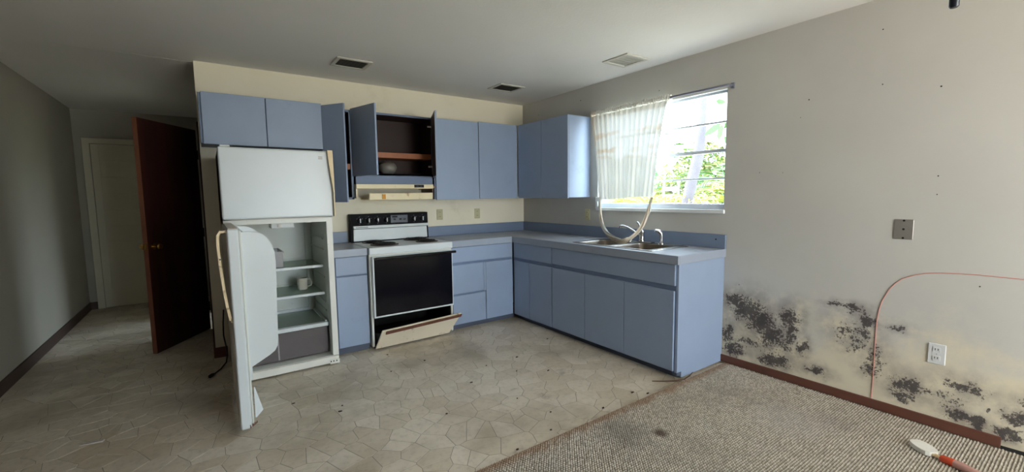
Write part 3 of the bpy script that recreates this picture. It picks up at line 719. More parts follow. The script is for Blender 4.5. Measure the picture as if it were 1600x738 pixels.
for x in (-2.077, -1.990, -1.902, -1.812, -1.518, -1.425):
    kn = MB().lathe((x, -.105, 1.127), [(.026, .0), (.026, -.006), (.019, -.010), (.017, -.024), (.012, -.026)], 'y', 18).build('knob', 'black', bg_, True)
    MB().box(x-.004, x+.004, -.1345, -.129, 1.106, 1.147, .001, 1).build('pointer', 'knobwhite', kn)
    for (dx, dz) in ((0, .036), (0, -.034), (-.026, .018), (.026, .018)):
        MB().box(x+dx-.004, x+dx+.004, -.1098, -.1055, 1.127+dz-.002, 1.127+dz+.002).build('dial_mark', 'grey', bg_)
b = MB(); b.box(-1.770, -1.588, -.114, -.104, 1.090, 1.170, .003, 1); ck = b.build('clock_panel', 'grey', bg_)
for x in (-1.73, -1.668, -1.625): MB().lathe((x, -.114, 1.128), [(.011, 0), (.010, -.012), (.006, -.013)], 'y', 12).build('timer_knob', 'black', ck, True)
MB().box(-1.755, -1.70, -.1148, -.1138, 1.145, 1.160).build('clock_window', 'blackglass', ck)
od = MB().box(SXa+.012, SXb-.012, -.690, -.648, .296, .838, .004, 2).build('oven_door', 'appwhite', t)
MB().box(SXa+.026, SXb-.022, -.6935, -.6895, .312, .826, .001, 1).build('door_glass', 'blackglass', od)
b = MB(); b.box(SXa+.026, SXb+.008, -.738, -.716, .812, .836, .008, 3); b.box(SXa+.05, SXa+.09, -.72, -.69, .815, .832); b.box(SXb-.07, SXb-.03, -.72, -.69, .815, .832); b.build('door_handle', 'black', od)
MB().lathe((SXa+.034, -.694, .818), [(.006, 0), (.005, -.003)], 'y', 10).build('screw', 'chrome', od)
b = MB(); b.hexa([(-2.155, -.690, .022), (-1.425, -.668, .020), (-1.425, -.650, .020), (-2.155, -.672, .022), (-2.118, -.788, .200), (-1.335, -.770, .224), (-1.335, -.752, .230), (-2.118, -.770, .206)], .004, 1)
df = b.build('drawer_front', 'drawercream', t)
b = MB(); b.hexa([(-2.090, -.785, .163), (-1.343, -.766, .188), (-1.343, -.752, .190), (-2.090, -.770, .165), (-2.086, -.800, .190), (-1.336, -.781, .214), (-1.336, -.762, .217), (-2.086, -.780, .193)], .003, 1); b.build('grip_trim', 'rust', df)
b = MB(); b.hexa([(-2.13, -.70, .06), (-2.10, -.70, .06), (-2.10, -.40, .05), (-2.13, -.40, .05), (-2.13, -.75, .17), (-2.10, -.75, .17), (-2.10, -.40, .09), (-2.13, -.40, .09)]); b.build('drawer_side', 'darkvoid', t)

# ================================================================== REFRIGERATOR
FXa, FXb, FYb, FYf = -3.200, -2.478, -.06, -.765
t = thing('refrigerator', (-2.84, -.4, 0), 'white top freezer refrigerator with its lower door wide open', 'refrigerator')
b = MB()
b.box(FXa, FXa+.045, FYf, FYb, .02, 1.70); b.box(FXb-.042, FXb, FYf, FYb, .02, 1.70); b.box(FXa, FXb, FYf, FYb, 1.21, 1.70); b.box(FXa, FXb, FYf, FYb, 1.168, 1.21); b.box(FXa, FXb, FYb-.05, FYb, .02, 1.21); b.box(FXa, FXb, FYf, FYb, .02, .075)
b.build('fridge_shell', 'appside', t)
b = MB(); F = FYf-.003
b.box(FXa+.001, FXa+.046, F, FYf, .03, 1.20); b.box(FXb-.043, FXb-.001, F, FYf, .075, 1.20); b.box(FXa+.046, FXb-.043, F, FYf, 1.166, 1.20); b.build('face_frame', 'appdirty', t)
b = MB(); b.box(FXa+.0455, FXa+.048, FYf+.001, FYb-.05, .076, 1.167); b.box(FXb-.0445, FXb-.0425, FYf+.001, FYb-.05, .076, 1.167); b.box(FXa+.046, FXb-.043, FYb-.053, FYb-.0505, .076, 1.167); b.box(FXa+.046, FXb-.043, FYf+.001, FYb-.05, 1.1655, 1.1675); b.box(FXa+.046, FXb-.043, FYf+.001, FYb-.05, .0755, .078)
b.build('inner_liner', 'liner', t)
b = MB(); b.box(FXa+.01, FXb-.002, FYf-.012, FYf-.003, .018, .072, .003, 1); b.box(FXb-.075, FXb, FYf-.022, FYf-.012, .012, .05, .003, 1); kp = b.build('kick_plate', 'appdirty', t)
for x in (-2.545, -2.525, -2.502): MB().lathe((x, FYf-.022, .035), [(.006, 0), (.005, -.001)], 'y', 8).build('screw_hole', 'hole', kp)
for x in (FXa+.05, FXb-.07):
    for y in (-.70, -.14): MB().cyl((x, y, .0016), (x, y, .02), .016, 12).build('foot', 'black', t)
# rear inner corner pilaster and shelf guides
b = MB(); b.box(FXb-.10, FXb-.044, FYb-.085, FYb-.053, .30, 1.166, .01, 2); b.build('liner_column', 'liner', t)
for z in (1.02, .93, .70, .49, .42):
    b = MB(); b.box(FXb-.056, FXb-.0445, -.62, -.16, z-.006, z+.006, .003, 1); b.build('shelf_guide', 'liner', t)
for z in (.800, .572):
    s = MB().box(FXa+.055, FXb-.055, -.60, -.135, z-.006, z-.001).build('glass_shelf', 'shelfglass', t)
    MB().box(FXa+.052, FXb-.052, -.618, -.598, z-.016, z+.006, .003, 1).build('shelf_trim', 'appwhite', s)
    MB().box(FXa+.052, FXb-.052, -.137, -.120, z-.008, z+.014, .002, 1).build('shelf_rear_trim', 'liner', s)
z = .335
s = MB().box(FXa+.055, FXb-.055, -.645, -.135, z-.008, z-.002).build('crisper_cover', 'shelfglass', t)
b = MB(); b.box(FXa+.05, FXb-.050, -.690, -.642, z-.028, z+.004, .004, 1); b.box(FXb-.07, FXb-.05, -.645, -.12, z-.008, z+.008); b.box(FXa+.05, FXb-.05, -.14, -.11, z-.008, z+.02); b.build('crisper_frame', 'appwhite', s)
b = MB(); x0, x1, y0, y1, zc0, zc1 = FXa+.06, FXb-.058, -.675, -.15, .085, .300
for q in ((x0, x1, y0, y0+.004, zc0, zc1), (x0, x1, y1-.004, y1, zc0, zc1), (x0, x0+.004, y0, y1, zc0, zc1), (x1-.004, x1, y0, y1, zc0, zc1), (x0, x1, y0, y1, zc0, zc0+.004)): b.box(*q)
cr = b.build('crisper_drawer', 'crisper', t)
MB().box(-2.905, -2.895, y0-.006, y0+.01, zc0+.01, zc1, .002, 1).build('drawer_rib', 'binplastic', cr)
b = MB(); b.box(x0+.05, x1-.02, y0+.03, y1-.05, zc0+.005, zc0+.012); b.build('dark_drawer_sheet', 'debris', cr)  # thin dark sheet over the drawer floor
b = MB(); b.box(-2.895, -2.735, -.66, -.52, 1.122, 1.165, .006, 2); lt = b.build('light_housing', 'lens', t)
b = MB(); b.lathe((-2.84, -.66, 1.142), [(.014, 0), (.014, -.012), (.009, -.014)], 'y', 16); b.build('thermostat_dial', 'ceramic', lt, True)
# freezer door
fd = MB().box(FXa-.004, FXb+.006, -.845, -.772, 1.208, 1.708, .012, 3).build('freezer_door', 'appwhite', t)
MB().box(FXa+.01, FXb-.006, -.772, -.765, 1.216, 1.700).build('gasket', 'ventgrey', fd)
MB().box(-2.573, -2.543, -.8462, -.8448, 1.657, 1.664).build('badge_mark', 'plate', fd)
MB().box(-2.573, -2.543, -.8462, -.8448, 1.645, 1.652).build('badge_mark', 'plate', fd)
b = MB(); prof = []
for k in range(15):
    s = k/14; zc = 1.712-s*.500
    bow = .03+.012*math.sin(math.pi*min(1, s*1.0))**.8
    prof.append((zc, -2.512+.030*min(1, s*1.6)**1.3, bow))
for k in range(14):
    (za, xa, ba), (zb_, xb_, bb) = prof[k], prof[k+1]
    b.hexa([(xb_, -.845-bb, zb_), (FXb+.004, -.845-bb*.9, zb_), (FXb+.004, -.842, zb_), (xb_, -.845-bb+.018, zb_), (xa, -.845-ba, za), (FXb+.004, -.845-ba*.9, za), (FXb+.004, -.842, za), (xa, -.845-ba+.018, za)])
b.build('freezer_handle', 'handle', fd)
MB().box(FXa+.01, FXa+.07, -.83, -.74, 1.708, 1.722, .004, 1).build('top_hinge', 'appwhite', t)
# lower door, swung open about its left hinge
DX0, DX1 = -3.206, -3.140
ld = MB().box(DX0, DX1-.012, -1.575, -.842, .030, 1.185, .008, 2).build('fridge_door', 'appwhite', t)
MB().box(DX0-.003, DX0+.0005, -1.560, -.85, .04, 1.175, .001, 1).build('outer_skin', 'appside', ld)
MB().box(DX0+.005, DX1-.016, -1.56, -.86, 1.183, 1.189, .001, 1).build('top_cap', 'appside', ld)
MB().box(DX1-.012, DX1, -1.568, -.85, .05, 1.178, .004, 1).build('door_gasket', 'liner', ld)
prof = [(-3.14, 1.165), (-3.10, 1.166), (-3.06, 1.158), (-3.03, 1.143), (-3.008, 1.118), (-2.99, 1.082), (-2.978, 1.04), (-2.975, .98), (-2.988, .52), (-2.993, .478), (-3.008, .450), (-3.035, .430), (-3.14, .372)]
b = MB(); b.prism([(x, -1.535, z) for x, z in prof], (0, .03, 0)); b.prism([(x, -.885, z) for x, z in prof], (0, .03, 0))
b.box(-3.14, -3.128, -1.53, -.86, .30, 1.165); b.build('door_liner', 'appwhite', ld)
for z in (.46, .74, .98): MB().box(-3.128, -2.995, -1.505, -.885, z, z+.012, .002, 1).build('door_shelf', 'liner', ld)
b = MB(); hp = [(DX0-.002, -1.53, 1.172), (DX0-.030, -1.532, 1.170), (DX0-.042, -1.534, 1.150), (DX0-.044, -1.535, 1.10), (DX0-.040, -1.535, .98), (DX0-.030, -1.535, .84), (DX0-.020, -1.535, .74), (DX0-.010, -1.535, .675)]
for k in range(len(hp)-1):
    a, c = Vector(hp[k]), Vector(hp[k+1])
    w = Vector((0, .014, 0)); d = (c-a).normalized(); n = Vector((d.z, 0, -d.x))*.0065
    q = lambda p: [p-w-n, p+w-n, p+w+n, p-w+n]
    b.hexa([tuple(v) for v in q(a-d*.003)+q(c+d*.003)])
hd = b.build('fridge_door_handle', 'handle', ld)
MB().box(DX0-.010, DX0-.001, -1.549, -1.521, .660, .682, .002, 1).build('handle_foot', 'handle', hd)
MB().lathe((-3.245, -1.5505, 1.02), [(.004, 0), (.003, -.002)], 'y', 8).build('screw', 'hole', hd)
b = MB(); b.hexa([(-3.128, -1.50, .09), (-3.085, -1.48, .085), (-3.085, -1.476, .085), (-3.128, -1.496, .09), (-3.128, -1.50, .24), (-3.122, -1.49, .24), (-3.122, -1.486, .24), (-3.128, -1.496, .24)])
b.hexa([(-3.128, -1.50, .055), (-3.12, -1.495, .055), (-3.12, -1.49, .055), (-3.128, -1.495, .055), (-3.128, -1.50, .09), (-3.085, -1.48, .085), (-3.085, -1.476, .085), (-3.128, -1.496, .09)])
b.build('torn_gasket_flap', 'appwhite', ld)
b = MB()
rr = random.Random(2)
for k in range(7):
    x = -3.165+k*.006+rr.uniform(-.002, .002); h = .006+rr.random()*.016
    b.box(x, x+.005, -1.5768, -1.574, .032+k*.004, .032+k*.004+h)
b.build('rust_patch', 'rust', ld)
MB().box(FXa-.01, FXa+.05, -.86, -.77, .008, .028, .003, 1).build('bottom_hinge', 'appdirty', t)
# things inside
m = thing('coffee_mug', (-2.655, -.36, .571), 'pale grey ceramic mug standing on the middle fridge shelf', 'mug')
MB().lathe((-2.655, -.36, .5715), [(.034, 0), (.039, .006), (.041, .05), (.042, .098), (.038, .098), (.037, .05), (.034, .012), (.01, .010)], 'z', 24).build('cup', 'ceramic', m, True)
MB().tube([(-2.617, -.37, .655), (-2.594, -.375, .653), (-2.583, -.378, .63), (-2.590, -.376, .602), (-2.617, -.37, .592)], .006, 8).build('mug_handle', 'ceramic', m, True)
m = thing('plastic_bin', (-2.95, -.43, .80), 'clear grey plastic bin on the top fridge shelf', 'bin')
b = MB(); x0, x1, y0, y1, z0, z1 = -3.10, -2.815, -.56, -.25, .8005, .925
for q in ((x0, x1, y0, y0+.004, z0, z1), (x0, x1, y1-.004, y1, z0, z1), (x0, x0+.004, y0, y1, z0, z1), (x1-.004, x1, y0, y1, z0, z1), (x0, x1, y0, y1, z0, z0+.004)): b.box(*q)
b.build('bin_body', 'binplastic', m)
b = MB(); b.box(x0-.006, x1+.006, y0-.006, y0+.003, z1-.004, z1+.006); b.box(x0-.006, x1+.006, y1-.003, y1+.006, z1-.004, z1+.006); b.box(x0-.006, x0+.003, y0, y1, z1-.004, z1+.006); b.box(x1-.003, x1+.006, y0, y1, z1-.004, z1+.006); b.build('bin_rim', 'binplastic', m)
# power cord behind the fridge
m = thing('power_cord', (-3.27, -.3, 0), 'black power cord with plug trailing on floor beside refrigerator', 'cord')
b = MB(); b.tube([(-3.225, -.05, .42), (-3.235, -.05, .30), (-3.238, -.06, .20), (-3.228, -.08, .12), (-3.222, -.14, .06), (-3.235, -.23, .02), (-3.275, -.34, .010), (-3.305, -.40, .010), (-3.33, -.45, .011)], .0055, 8); b.build('cable', 'cord', m, True)
b = MB(); b.tube([(-3.325, -.44, .014), (-3.337, -.465, .016), (-3.348, -.488, .016)], [.009, .014, .013], 10); pl = b.build('plug', 'cord', m, True)
b = MB(); b.cyl((-3.348, -.488, .02), (-3.356, -.505, .02), .002, 6); b.cyl((-3.352, -.486, .012), (-3.360, -.503, .012), .002, 6); b.build('prong', 'brass', pl)

# ================================================================== CURTAIN
m = thing('curtain_rod', (-.06, -1.95, 2.13), 'thin grey metal curtain rod above the kitchen window', 'curtain rod')
b = MB(); b.tube([(-.006, -1.235, 2.15), (-.05, -1.235, 2.15), (-.062, -1.245, 2.15), (-.062, -2.0, 2.152), (-.062, -2.62, 2.150), (-.052, -2.635, 2.150), (-.006, -2.64, 2.150)], .009, 10); b.build('rod', 'rodmetal', m, True)
MB().box(-.012, -.0005, -2.656, -2.626, 2.128, 2.172, .002, 1).build('rod_bracket', 'rodmetal', m)
MB().box(-.012, -.0005, -1.252, -1.222, 2.128, 2.172, .002, 1).build('rod_bracket', 'rodmetal', m)
m = thing('curtain', (-.08, -1.7, 1.3), 'stained cream curtain bunched over the left of the window with torn hanging hem', 'curtain')
ctr = random.Random(8); ph = [ctr.uniform(0, 6.28) for _ in range(6)]
def cur(u, v):            # u across 0..1 (left to right), v down 0..1
    yl = -1.245-.118*v-.012*math.sin(3*v); yr = -2.150+.150*v+.018*math.sin(3.1*v+.5)
    uu = u+.006*math.sin(22*u+ph[0])*(1-v*.4)
    y = yl+(yr-yl)*uu
    amp = .012*(1-.25*v)
    x = -.078+amp*math.sin(2*math.pi*15*u+1.2*math.sin(5*u+ph[1])+.5*v)+.008*math.sin(2*math.pi*4*u+ph[2]+v*1.5)*v-.012*v
    z = 2.128+(1.312-2.128)*v+.012*math.sin(4*u+ph[3])*v
    return (x, y, z)
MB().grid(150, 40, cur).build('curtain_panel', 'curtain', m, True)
def head(u, v):           # gathered sleeve around the rod
    y = -1.245+(-2.152+1.245)*u; a = 2*math.pi*v; r = .015+.006*math.sin(2*math.pi*38*u+2*math.sin(9*u))
    z0 = 2.152+.004*math.sin(30*u)
    return (-.062-r*math.cos(a)*1.0, y, z0+(r*1.35+.006*math.sin(2*math.pi*31*u))*math.sin(a))
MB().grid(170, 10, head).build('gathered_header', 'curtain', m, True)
def ribbon(path, widths, twist=0, sag=.006):
    P = [Vector(p) for p in path]; n = len(P)
    def fn(u, v):
        s = u*(n-1); i = min(int(s), n-2); f = s-i
        def cr(a, b_, c, d): return .5*((2*b_)+(c-a)*f+(2*a-5*b_+4*c-d)*f*f+(-a+3*b_-3*c+d)*f**3)
        c = cr(P[max(i-1, 0)], P[i], P[i+1], P[min(i+2, n-1)])
        w = widths[i]+(widths[i+1]-widths[i])*f
        t_ = (P[i+1]-P[i]).normalized(); nn = Vector((0, -t_.z, t_.y))
        if nn.length < .1: nn = Vector((0, 0, 1))
        q = c+nn*(v-.5)*w; q.x += sag*math.sin(v*9+u*14)
        return tuple(q)
    return MB().grid(60, 6, fn)
ribbon([(-.095, -1.396, 1.326), (-.10, -1.401, 1.218), (-.11, -1.42, 1.124), (-.13, -1.464, 1.045), (-.17, -1.559, .978), (-.22, -1.691, .935), (-.26, -1.816, .930), (-.25, -1.885, .955), (-.20, -1.925, 1.005), (-.15, -1.951, 1.075), (-.12, -1.967, 1.153), (-.10, -1.978, 1.232), (-.095, -2.000, 1.322)],
       [.018, .018, .03, .055, .060, .05, .045, .045, .045, .04, .03, .028, .035], 0).build('torn_hem', 'hem', m, True, solid=.0015)
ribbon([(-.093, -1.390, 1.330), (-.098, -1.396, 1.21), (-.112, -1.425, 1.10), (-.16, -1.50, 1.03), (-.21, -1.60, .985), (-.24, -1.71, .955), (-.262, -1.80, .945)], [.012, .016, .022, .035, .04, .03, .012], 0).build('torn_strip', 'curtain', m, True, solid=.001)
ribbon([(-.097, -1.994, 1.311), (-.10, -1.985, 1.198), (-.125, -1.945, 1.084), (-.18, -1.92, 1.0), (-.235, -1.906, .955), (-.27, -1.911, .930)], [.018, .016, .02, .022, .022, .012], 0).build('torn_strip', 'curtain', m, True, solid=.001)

# ================================================================== OUTLETS, PLATES, WIRE, VENTS
def outlet(name, label, cx, cy, cz, face, mat, group=None):
    m = thing(name, (cx, cy, cz-.057), label, 'outlet', group)
    w, h = .037, .058
    def bx(b, u0, u1, v0, v1, d0, d1, bev=0):
        if face == 'y': return b.box(cx+u0, cx+u1, cy-d0, cy-d1, cz+v0, cz+v1, bev, 1)
        return b.box(cx-d0, cx-d1, cy+u0, cy+u1, cz+v0, cz+v1, bev, 1)
    pl = bx(MB(), -w, w, -h, h, .0005, .006, .003).build('cover_plate', mat, m)
    for s in (-1, 1):
        so = bx(MB(), -.016, .016, s*.024-.014, s*.024+.014, .006, .0085, .002).build('socket', mat, pl)
        for u in (-.007, .005): bx(MB(), u, u+.003, s*.024-.003, s*.024+.008, .0085, .009).build('slot', 'hole', pl)
    if True: bx(MB(), -.002, .002, -.002, .002, .006, .0075).build('screw', 'plate', pl)
    return m
outlet('wall_outlet', 'almond outlet on the back wall nearest the stove', -1.170, 0, 1.152, 'y', 'almond')
outlet('wall_outlet', 'almond outlet on the back wall nearer the corner', -.686, 0, 1.148, 'y', 'almond')
outlet('wall_outlet', 'almond outlet on the side wall left of the window', 0, -1.128, 1.14, 'x', 'almond')
outlet('wall_outlet', 'white outlet low on the mouldy wall under the metal plate', 0, -3.846, .434, 'x', 'plasticwhite')
m = thing('blank_plate', (0, -3.668, 1.065), 'square brushed metal plate with three holes on the bare wall', 'plate')
pl = MB().box(-.005, -.0005, -3.711, -3.625, 1.066, 1.182, .002, 1).build('metal_plate', 'plate', m)
for z in (1.175, 1.125, 1.074): MB().lathe((-.005, -3.668, z), [(.006, 0), (.005, -.0008)], 'x', 10).build('screw_hole', 'hole', pl)
b = MB(); P = [(-3.572, .072), (-3.574, .2), (-3.574, .325), (-3.573, .45), (-3.575, .566), (-3.582, .63), (-3.594, .69), (-3.624, .765), (-3.650, .805), (-3.678, .835), (-3.732, .865), (-3.78, .882), (-3.836, .891), (-3.90, .897), (-3.981, .901), (-4.133, .900), (-4.30, .895)]
b.tube([(-.0022, y, z) for y, z in P], .0022, 8)
tag(b.build('wall_wire', 'red', None, True), 'thin faded red wire curving up the mouldy wall', 'wire')
def vent(label, x0, x1, y0, y1, n, dark):
    m = thing('ceiling_vent', ((x0+x1)/2, (y0+y1)/2, H-.012), label, 'vent')
    b = MB(); w = .032; z0, z1 = H-.010, H-.0005
    b.box(x0, x1, y0, y0+w, z0, z1, .003, 1); b.box(x0, x1, y1-w, y1, z0, z1, .003, 1); b.box(x0, x0+w, y0+w, y1-w, z0, z1, .003, 1); b.box(x1-w, x1, y0+w, y1-w, z0, z1, .003, 1)
    b.build('vent_frame', 'ventwhite', m)
    MB().box(x0+w, x1-w, y0+w, y1-w, H-.0025, H-.0005).build('vent_back', 'ventdark' if dark else 'ventwhite', m)
    for k in range(n):
        y = y0+w+(y1-y0-2*w)*(k+.5)/n; d = (y1-y0-2*w)/n*.42
        MB().hexa([(x0+w, y-d, H-.009), (x1-w, y-d, H-.009), (x1-w, y-d+.002, H-.009), (x0+w, y-d+.002, H-.009), (x0+w, y+d-.002, H-.003), (x1-w, y+d-.002, H-.003), (x1-w, y+d, H-.003), (x0+w, y+d, H-.003)]).build('slat', 'ventgrey' if dark else 'ventwhite', m)
vent('dusty dark slatted ceiling vent nearest the hall', -2.37, -2.085, -.735, -.480, 9, True)
vent('dusty dark slatted ceiling vent nearest the room corner', -.83, -.525, -.755, -.500, 9, True)
vent('clean white ceiling vent near the window wall', -.490, -.215, -2.045, -1.775, 5, False)
m = thing('pull_cord', (-1.40, -4.055, 1.9), 'dark navy pull cord end dangling into the top of view', 'cord')
MB().cyl((-1.40, -4.055, 1.98), (-1.40, -4.055, H), .002, 6).build('cord', 'cord', m)
MB().lathe((-1.40, -4.055, 1.897), [(.009, 0), (.012, .004), (.012, .06), (.009, .08), (.003, .09)], 'z', 14).build('cord_pull', 'navy', m, True)

# ================================================================== THINGS ON THE FLOOR
m = thing('scrub_brush', (-.37, -3.95, .012), 'dirty white headed brush with orange and pink handle on carpet', 'brush')
bp = [Vector((-.312, -3.838, .026)), Vector((-.388, -3.925, .026)), Vector((-.396, -3.960, .024)), Vector((-.402, -4.008, .025)), Vector((-.436, -4.10, .024))]
ax = (bp[1]-bp[0]).normalized(); sd = Vector((ax.y, -ax.x, 0)); b = MB(); outl = []
for (t_, w) in ((0, .018), (.012, .030), (.03, .037), (.06, .041), (.09, .038), (.108, .030), (.118, .016)):
    outl.append((t_, w))
poly = [bp[0]+ax*t_+sd*w for t_, w in outl]+[bp[0]+ax*t_-sd*w for t_, w in outl[::-1]]
b.prism([(p.x, p.y, .015) for p in poly], (0, 0, .022)); b.build('brush_head', 'brushwhite', m)
b = MB(); a0 = bp[0]+ax*.11
for s in (-.008, .008): b.tube([a0+sd*s, bp[2]+sd*s], .0045, 8)
b.build('shaft', 'handle', m)
e = Vector((-.412, -4.006, .027)); b = MB(); b.tube([bp[2]-(e-bp[2])*.1, bp[2], e], [.014, .018, .020], 14); b.build('ferrule', 'orangered', m, True)
b = MB(); b.tube([e, e+(e-bp[2])*.5, e+(e-bp[2])*1.6+Vector((-.01, 0, 0)), e+(e-bp[2])*3], [.019, .021, .018, .012], 14); b.build('grip', 'pinkgrip', m, True)
b = MB(); b.hexa([(-3.945, -1.150, .0018), (-3.846, -1.175, .0018), (-3.842, -1.152, .0018), (-3.942, -1.124, .0018), (-3.945, -1.150, .004), (-3.846, -1.175, .009), (-3.842, -1.152, .009), (-3.942, -1.124, .003)])
tag(b.build('paper_scrap', 'paper'), 'small pale paper strip lying on the vinyl near the hall', 'paper')
b = MB(); b.tube([(-.75, -2.52, .006), (-.69, -2.575, .008), (-.62, -2.628, .012), (-.56, -2.655, .018), (-.49, -2.65, .022), (-.42, -2.632, .026)], [.003, .004, .006, .005, .004, .002], 7)
tag(b.build('dry_twig', 'twig', None, True), 'thin brown twig lying by the corner of the end cabinet', 'twig')
dr = random.Random(21)
for k, (x, y) in enumerate(((-2.10, -.83), (-1.55, -1.55), (-1.25, -1.55), (-1.42, -1.78), (-1.80, -1.75), (-1.22, -1.92), (-1.68, -2.15), (-1.62, -2.42), (-2.65, -1.55), (-2.68, -1.62), (-2.15, -2.05), (-1.0, -2.55), (-.93, -2.62), (-.75, -1.35), (-1.75, -2.58), (-2.02, -2.62), (-1.32, -2.58), (-2.2, -1.2), (-1.9, -1.15), (-2.9, -1.32))):
    b = MB(); n = 6; L = .004+dr.random()*.005; a0 = dr.random()*3
    top = [(x+L*(1+.4*dr.uniform(-1, 1))*math.cos(a0+2*math.pi*i/n)*1.3, y+L*.6*math.sin(a0+2*math.pi*i/n), .0018) for i in range(n)]
    b.prism(top, (dr.uniform(-.003, .003), 0, .004+dr.random()*.003))
    tag(b.build('leaf_fragment', 'debris'), 'tiny dark dry leaf fragment on the kitchen vinyl', 'leaf', 'dry leaf fragments scattered on the vinyl')

# ================================================================== OUTDOORS
b = MB(); b.box(-40, 60, -40, 50, -.5, -.32); struct(b.build('ground', 'ground'), 'sunlit sandy grass outside')
def ext_tree(name, pts, rad, mat, label):
    m = thing(name, tuple(pts[0]), label, 'tree')
    MB().tube(pts, rad, 12).build('trunk', mat, m, True); return m
tr = ext_tree('leaning_tree', [(4.05, .62, -.33), (4.0, .46, .4), (4.0, .325, 1.02), (4.0, .19, 1.6), (4.0, .07, 2.06), (4.0, .04, 2.5), (4.0, .03, 3.07), (4.0, .06, 4.2), (4.1, .1, 6)], [.125, .105, .1, .1, .098, .09, .08, .07, .05], 'trunk', 'pale leaning tree trunk standing outside the kitchen window')
fr = random.Random(4)
def leaf_blob(c, r, n, sz, rnd, squash=1.0):
    b = MB()
    for _ in range(n):
        while True:
            p = Vector((rnd.uniform(-1, 1), rnd.uniform(-1, 1), rnd.uniform(-1, 1)))
            if .25 < p.length < 1: break
        q = Vector(c)+Vector((p.x*r[0], p.y*r[1], p.z*r[2]))
        d = Vector((rnd.uniform(-1, 1), rnd.uniform(-1, 1), rnd.uniform(-.7, .5))).normalized(); s = d.orthogonal().normalized()
        L = sz*rnd.uniform(.6, 1.3); w = L*.28
        b.quad(q, q+d*L*.45+s*w, q+d*L, q+d*L*.45-s*w)
    return b
leaf_blob((4.1, .1, 6.6), (1.0, 1.1, .8), 260, .25, fr).build('crown', 'leafg', tr)
def frond(base, yaw, L, lift, droop, mat, parent, rnd, leaflets=22):
    b = MB(); pts = []
    hd_ = Vector((math.cos(yaw), math.sin(yaw), 0))
    for k in range(13):
        s = k/12; pts.append(Vector(base)+hd_*L*s*(.55+.45*s)+Vector((0, 0, L*(lift*s-droop*s*s*s))))
    b.tube(pts, [.012*(1-.85*k/12) for k in range(13)], 4)
    for k in range(leaflets):
        s = .2+.8*k/leaflets; i = min(int(s*12), 11); f = s*12-i; c = pts[i].lerp(pts[i+1], f); tn = (pts[i+1]-pts[i]).normalized()
        sd_ = tn.cross(Vector((0, 0, 1))).normalized(); ll = L*.34*math.sin(math.pi*min(1, .25+.75*s))+.08
        for sg in (-1, 1):
            d = (tn*.65+sd_*sg*.75+Vector((0, 0, -.22-rnd.random()*.3))).normalized(); w = tn*.020
            tip = c+d*ll; mid = c+d*ll*.5+Vector((0, 0, .02))
            b.quad(c-w*.5, mid-w, tip, mid+w)
    return b.build('frond', mat, parent)
def palm(loc, n, L, mat, label, seed, stem=.5):
    rnd = random.Random(seed); m = thing('palm', loc, label, 'palm', 'palms outside the window')
    MB().tube([loc, (loc[0]+.03, loc[1]+.02, loc[2]+stem)], [.09, .07], 10).build('stem', 'dry', m, True)
    for k in range(n):
        frond((loc[0]+.03, loc[1]+.02, loc[2]+stem), 2*math.pi*k/n+rnd.uniform(-.3, .3), L*rnd.uniform(.8, 1.2), rnd.uniform(.55, 1.15), rnd.uniform(.35, .9), mat, m, rnd)
    return m
palm((5.6, 1.95, -.32), 15, 2.1, 'leafy', 'yellow green palm left of the leaning trunk', 1, .7)
palm((5.3, -.15, -.32), 15, 1.9, 'leafy', 'yellow green palm just right of the leaning trunk', 2, .6)
palm((6.8, 3.9, -.32), 13, 2.1, 'leafy', 'yellow green palm behind the curtain', 3, .9)
palm((7.8, 1.3, -.32), 15, 2.3, 'leafg', 'green palm far behind the leaning trunk', 4, 1.5)
palm((7.4, 6.0, -.32), 11, 2.2, 'leafg', 'green palm at the far left behind the curtain', 5, 1.0)
def bush(c, r, n, sz, mat, label, seed, name='bush'):
    rnd = random.Random(seed); m = thing(name, (c[0], c[1], -.32), label, 'bush')
    leaf_blob(c, r, n, sz, rnd).build('foliage', mat, m)
    b = MB()
    for k in range(7):
        a = rnd.random()*6.28; e_ = Vector(c)+Vector((math.cos(a)*r[0]*.6, math.sin(a)*r[1]*.6, r[2]*rnd.uniform(-.2, .6)))
        b.tube([(c[0]+.1*math.cos(a), c[1]+.1*math.sin(a), -.32), tuple(Vector((c[0], c[1], c[2])).lerp(e_, .5)), tuple(e_)], [.03, .018, .006], 5)
    b.build('branches', 'dry', m)
bush((10.5, 3.6, 1.2), (1.2, 2.1, 1.9), 3800, .26, 'leafd', 'loose olive bush far behind the palms', 31)
bush((10.2, -.3, 1.1), (1.2, 1.8, 1.7), 3200, .26, 'leafd', 'loose olive bush far right of the palms', 32)
bush((11.5, 8.3, 1.3), (1.6, 2.4, 1.9), 2600, .28, 'leafg', 'green bush at the far left outside', 33)
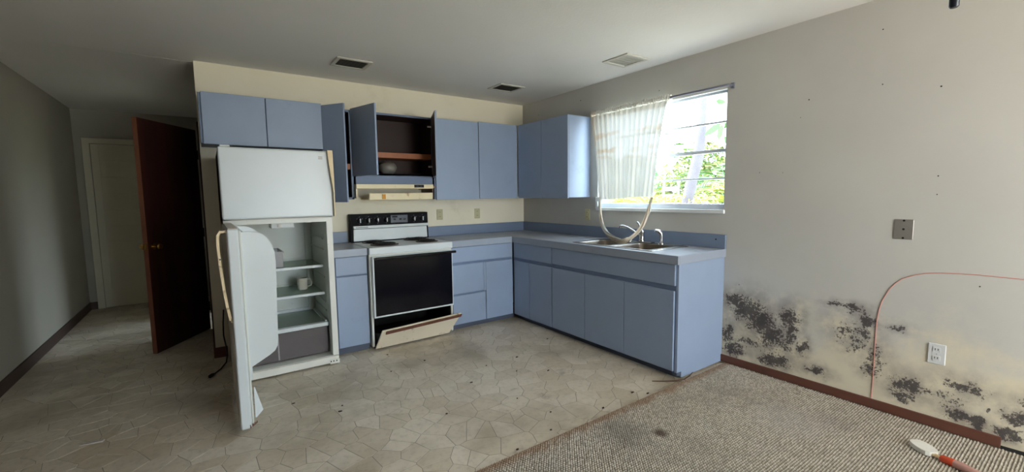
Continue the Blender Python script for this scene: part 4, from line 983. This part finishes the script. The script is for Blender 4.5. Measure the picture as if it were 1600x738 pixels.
def dry_shrub(c, n, seed, label):
    rnd = random.Random(seed); m = thing('dry_shrub', c, label, 'shrub'); b = MB()
    for k in range(n):
        a = rnd.random()*6.28; l = rnd.uniform(.6, 1.6); p = Vector(c)+Vector((rnd.uniform(-.35, .35), rnd.uniform(-.35, .35), 0)); q = p+Vector((math.cos(a)*l*.35, math.sin(a)*l*.35, l)); mid = p.lerp(q, .5)+Vector((rnd.uniform(-.1, .1), rnd.uniform(-.1, .1), 0))
        b.tube([p, mid, q], [.010, .007, .003], 4)
        for _ in range(4):
            s = p.lerp(q, rnd.uniform(.4, 1)); e_ = s+Vector((rnd.uniform(-.25, .25), rnd.uniform(-.25, .25), rnd.uniform(.0, .3))); b.tube([s, e_], [.004, .0015], 3)
    b.build('twigs', 'dry', m)
    leaf_blob((c[0], c[1], c[2]+.9), (.55, .55, .7), 160, .09, rnd).build('leaves', 'leafd', m)
dry_shrub((3.3, -.25, -.32), 26, 41, 'dry twiggy shrub outside at the right edge of the window')
dry_shrub((4.6, -.45, -.32), 26, 42, 'dry twiggy shrub standing right of the leaning trunk')
dry_shrub((4.4, .95, -.32), 20, 43, 'dry twiggy shrub standing left of the leaning trunk')
# broad-leaved branch hanging in at upper right
m = thing('broadleaf_tree', (4.4, -.95, -.32), 'tree with broad green leaves beyond the right edge of the window', 'tree')
MB().tube([(4.4, -.95, -.32), (4.4, -.95, 1.2), (4.35, -.85, 2.3), (4.2, -.6, 3.0)], [.06, .05, .04, .02], 8).build('trunk', 'dry', m, True)
MB().tube([(4.36, -.88, 2.1), (4.2, -.6, 2.55), (4.05, -.35, 2.62)], [.025, .015, .008], 6).build('branch', 'dry', m, True)
for k in range(16):
    a = fr.uniform(1.2, 4.6); c = Vector((4.05+fr.uniform(-.15, .25), -.32+fr.uniform(-.25, .12), 2.55+fr.uniform(-.25, .75)))
    d = Vector((math.cos(a)*.5, math.sin(a+1)*.9, fr.uniform(-.75, -.1))).normalized(); s = d.cross(Vector((1, 0, .2))).normalized(); L = fr.uniform(.26, .4); w = L*.16
    b = MB(); v = [c, c+d*L*.3+s*w, c+d*L*.7+s*w*.9, c+d*L, c+d*L*.7-s*w*.9, c+d*L*.3-s*w]
    b.quad(*v); b.build('leaf', 'leafg', m, solid=.002)
# weathered slatted stand seen beside the curtain
m = thing('slatted_stand', (5.9, 1.95, -.32), 'weathered grey slatted stand among the plants beside the curtain edge', 'stand')
for y in (1.75, 2.15): MB().box(5.9, 5.94, y-.02, y+.02, -.32, 1.65).build('post', 'greywood', m)
for k in range(9): MB().box(5.885, 5.9, 1.72, 2.18, -.1+k*.19, .0+k*.19).build('slat', 'greywood', m)
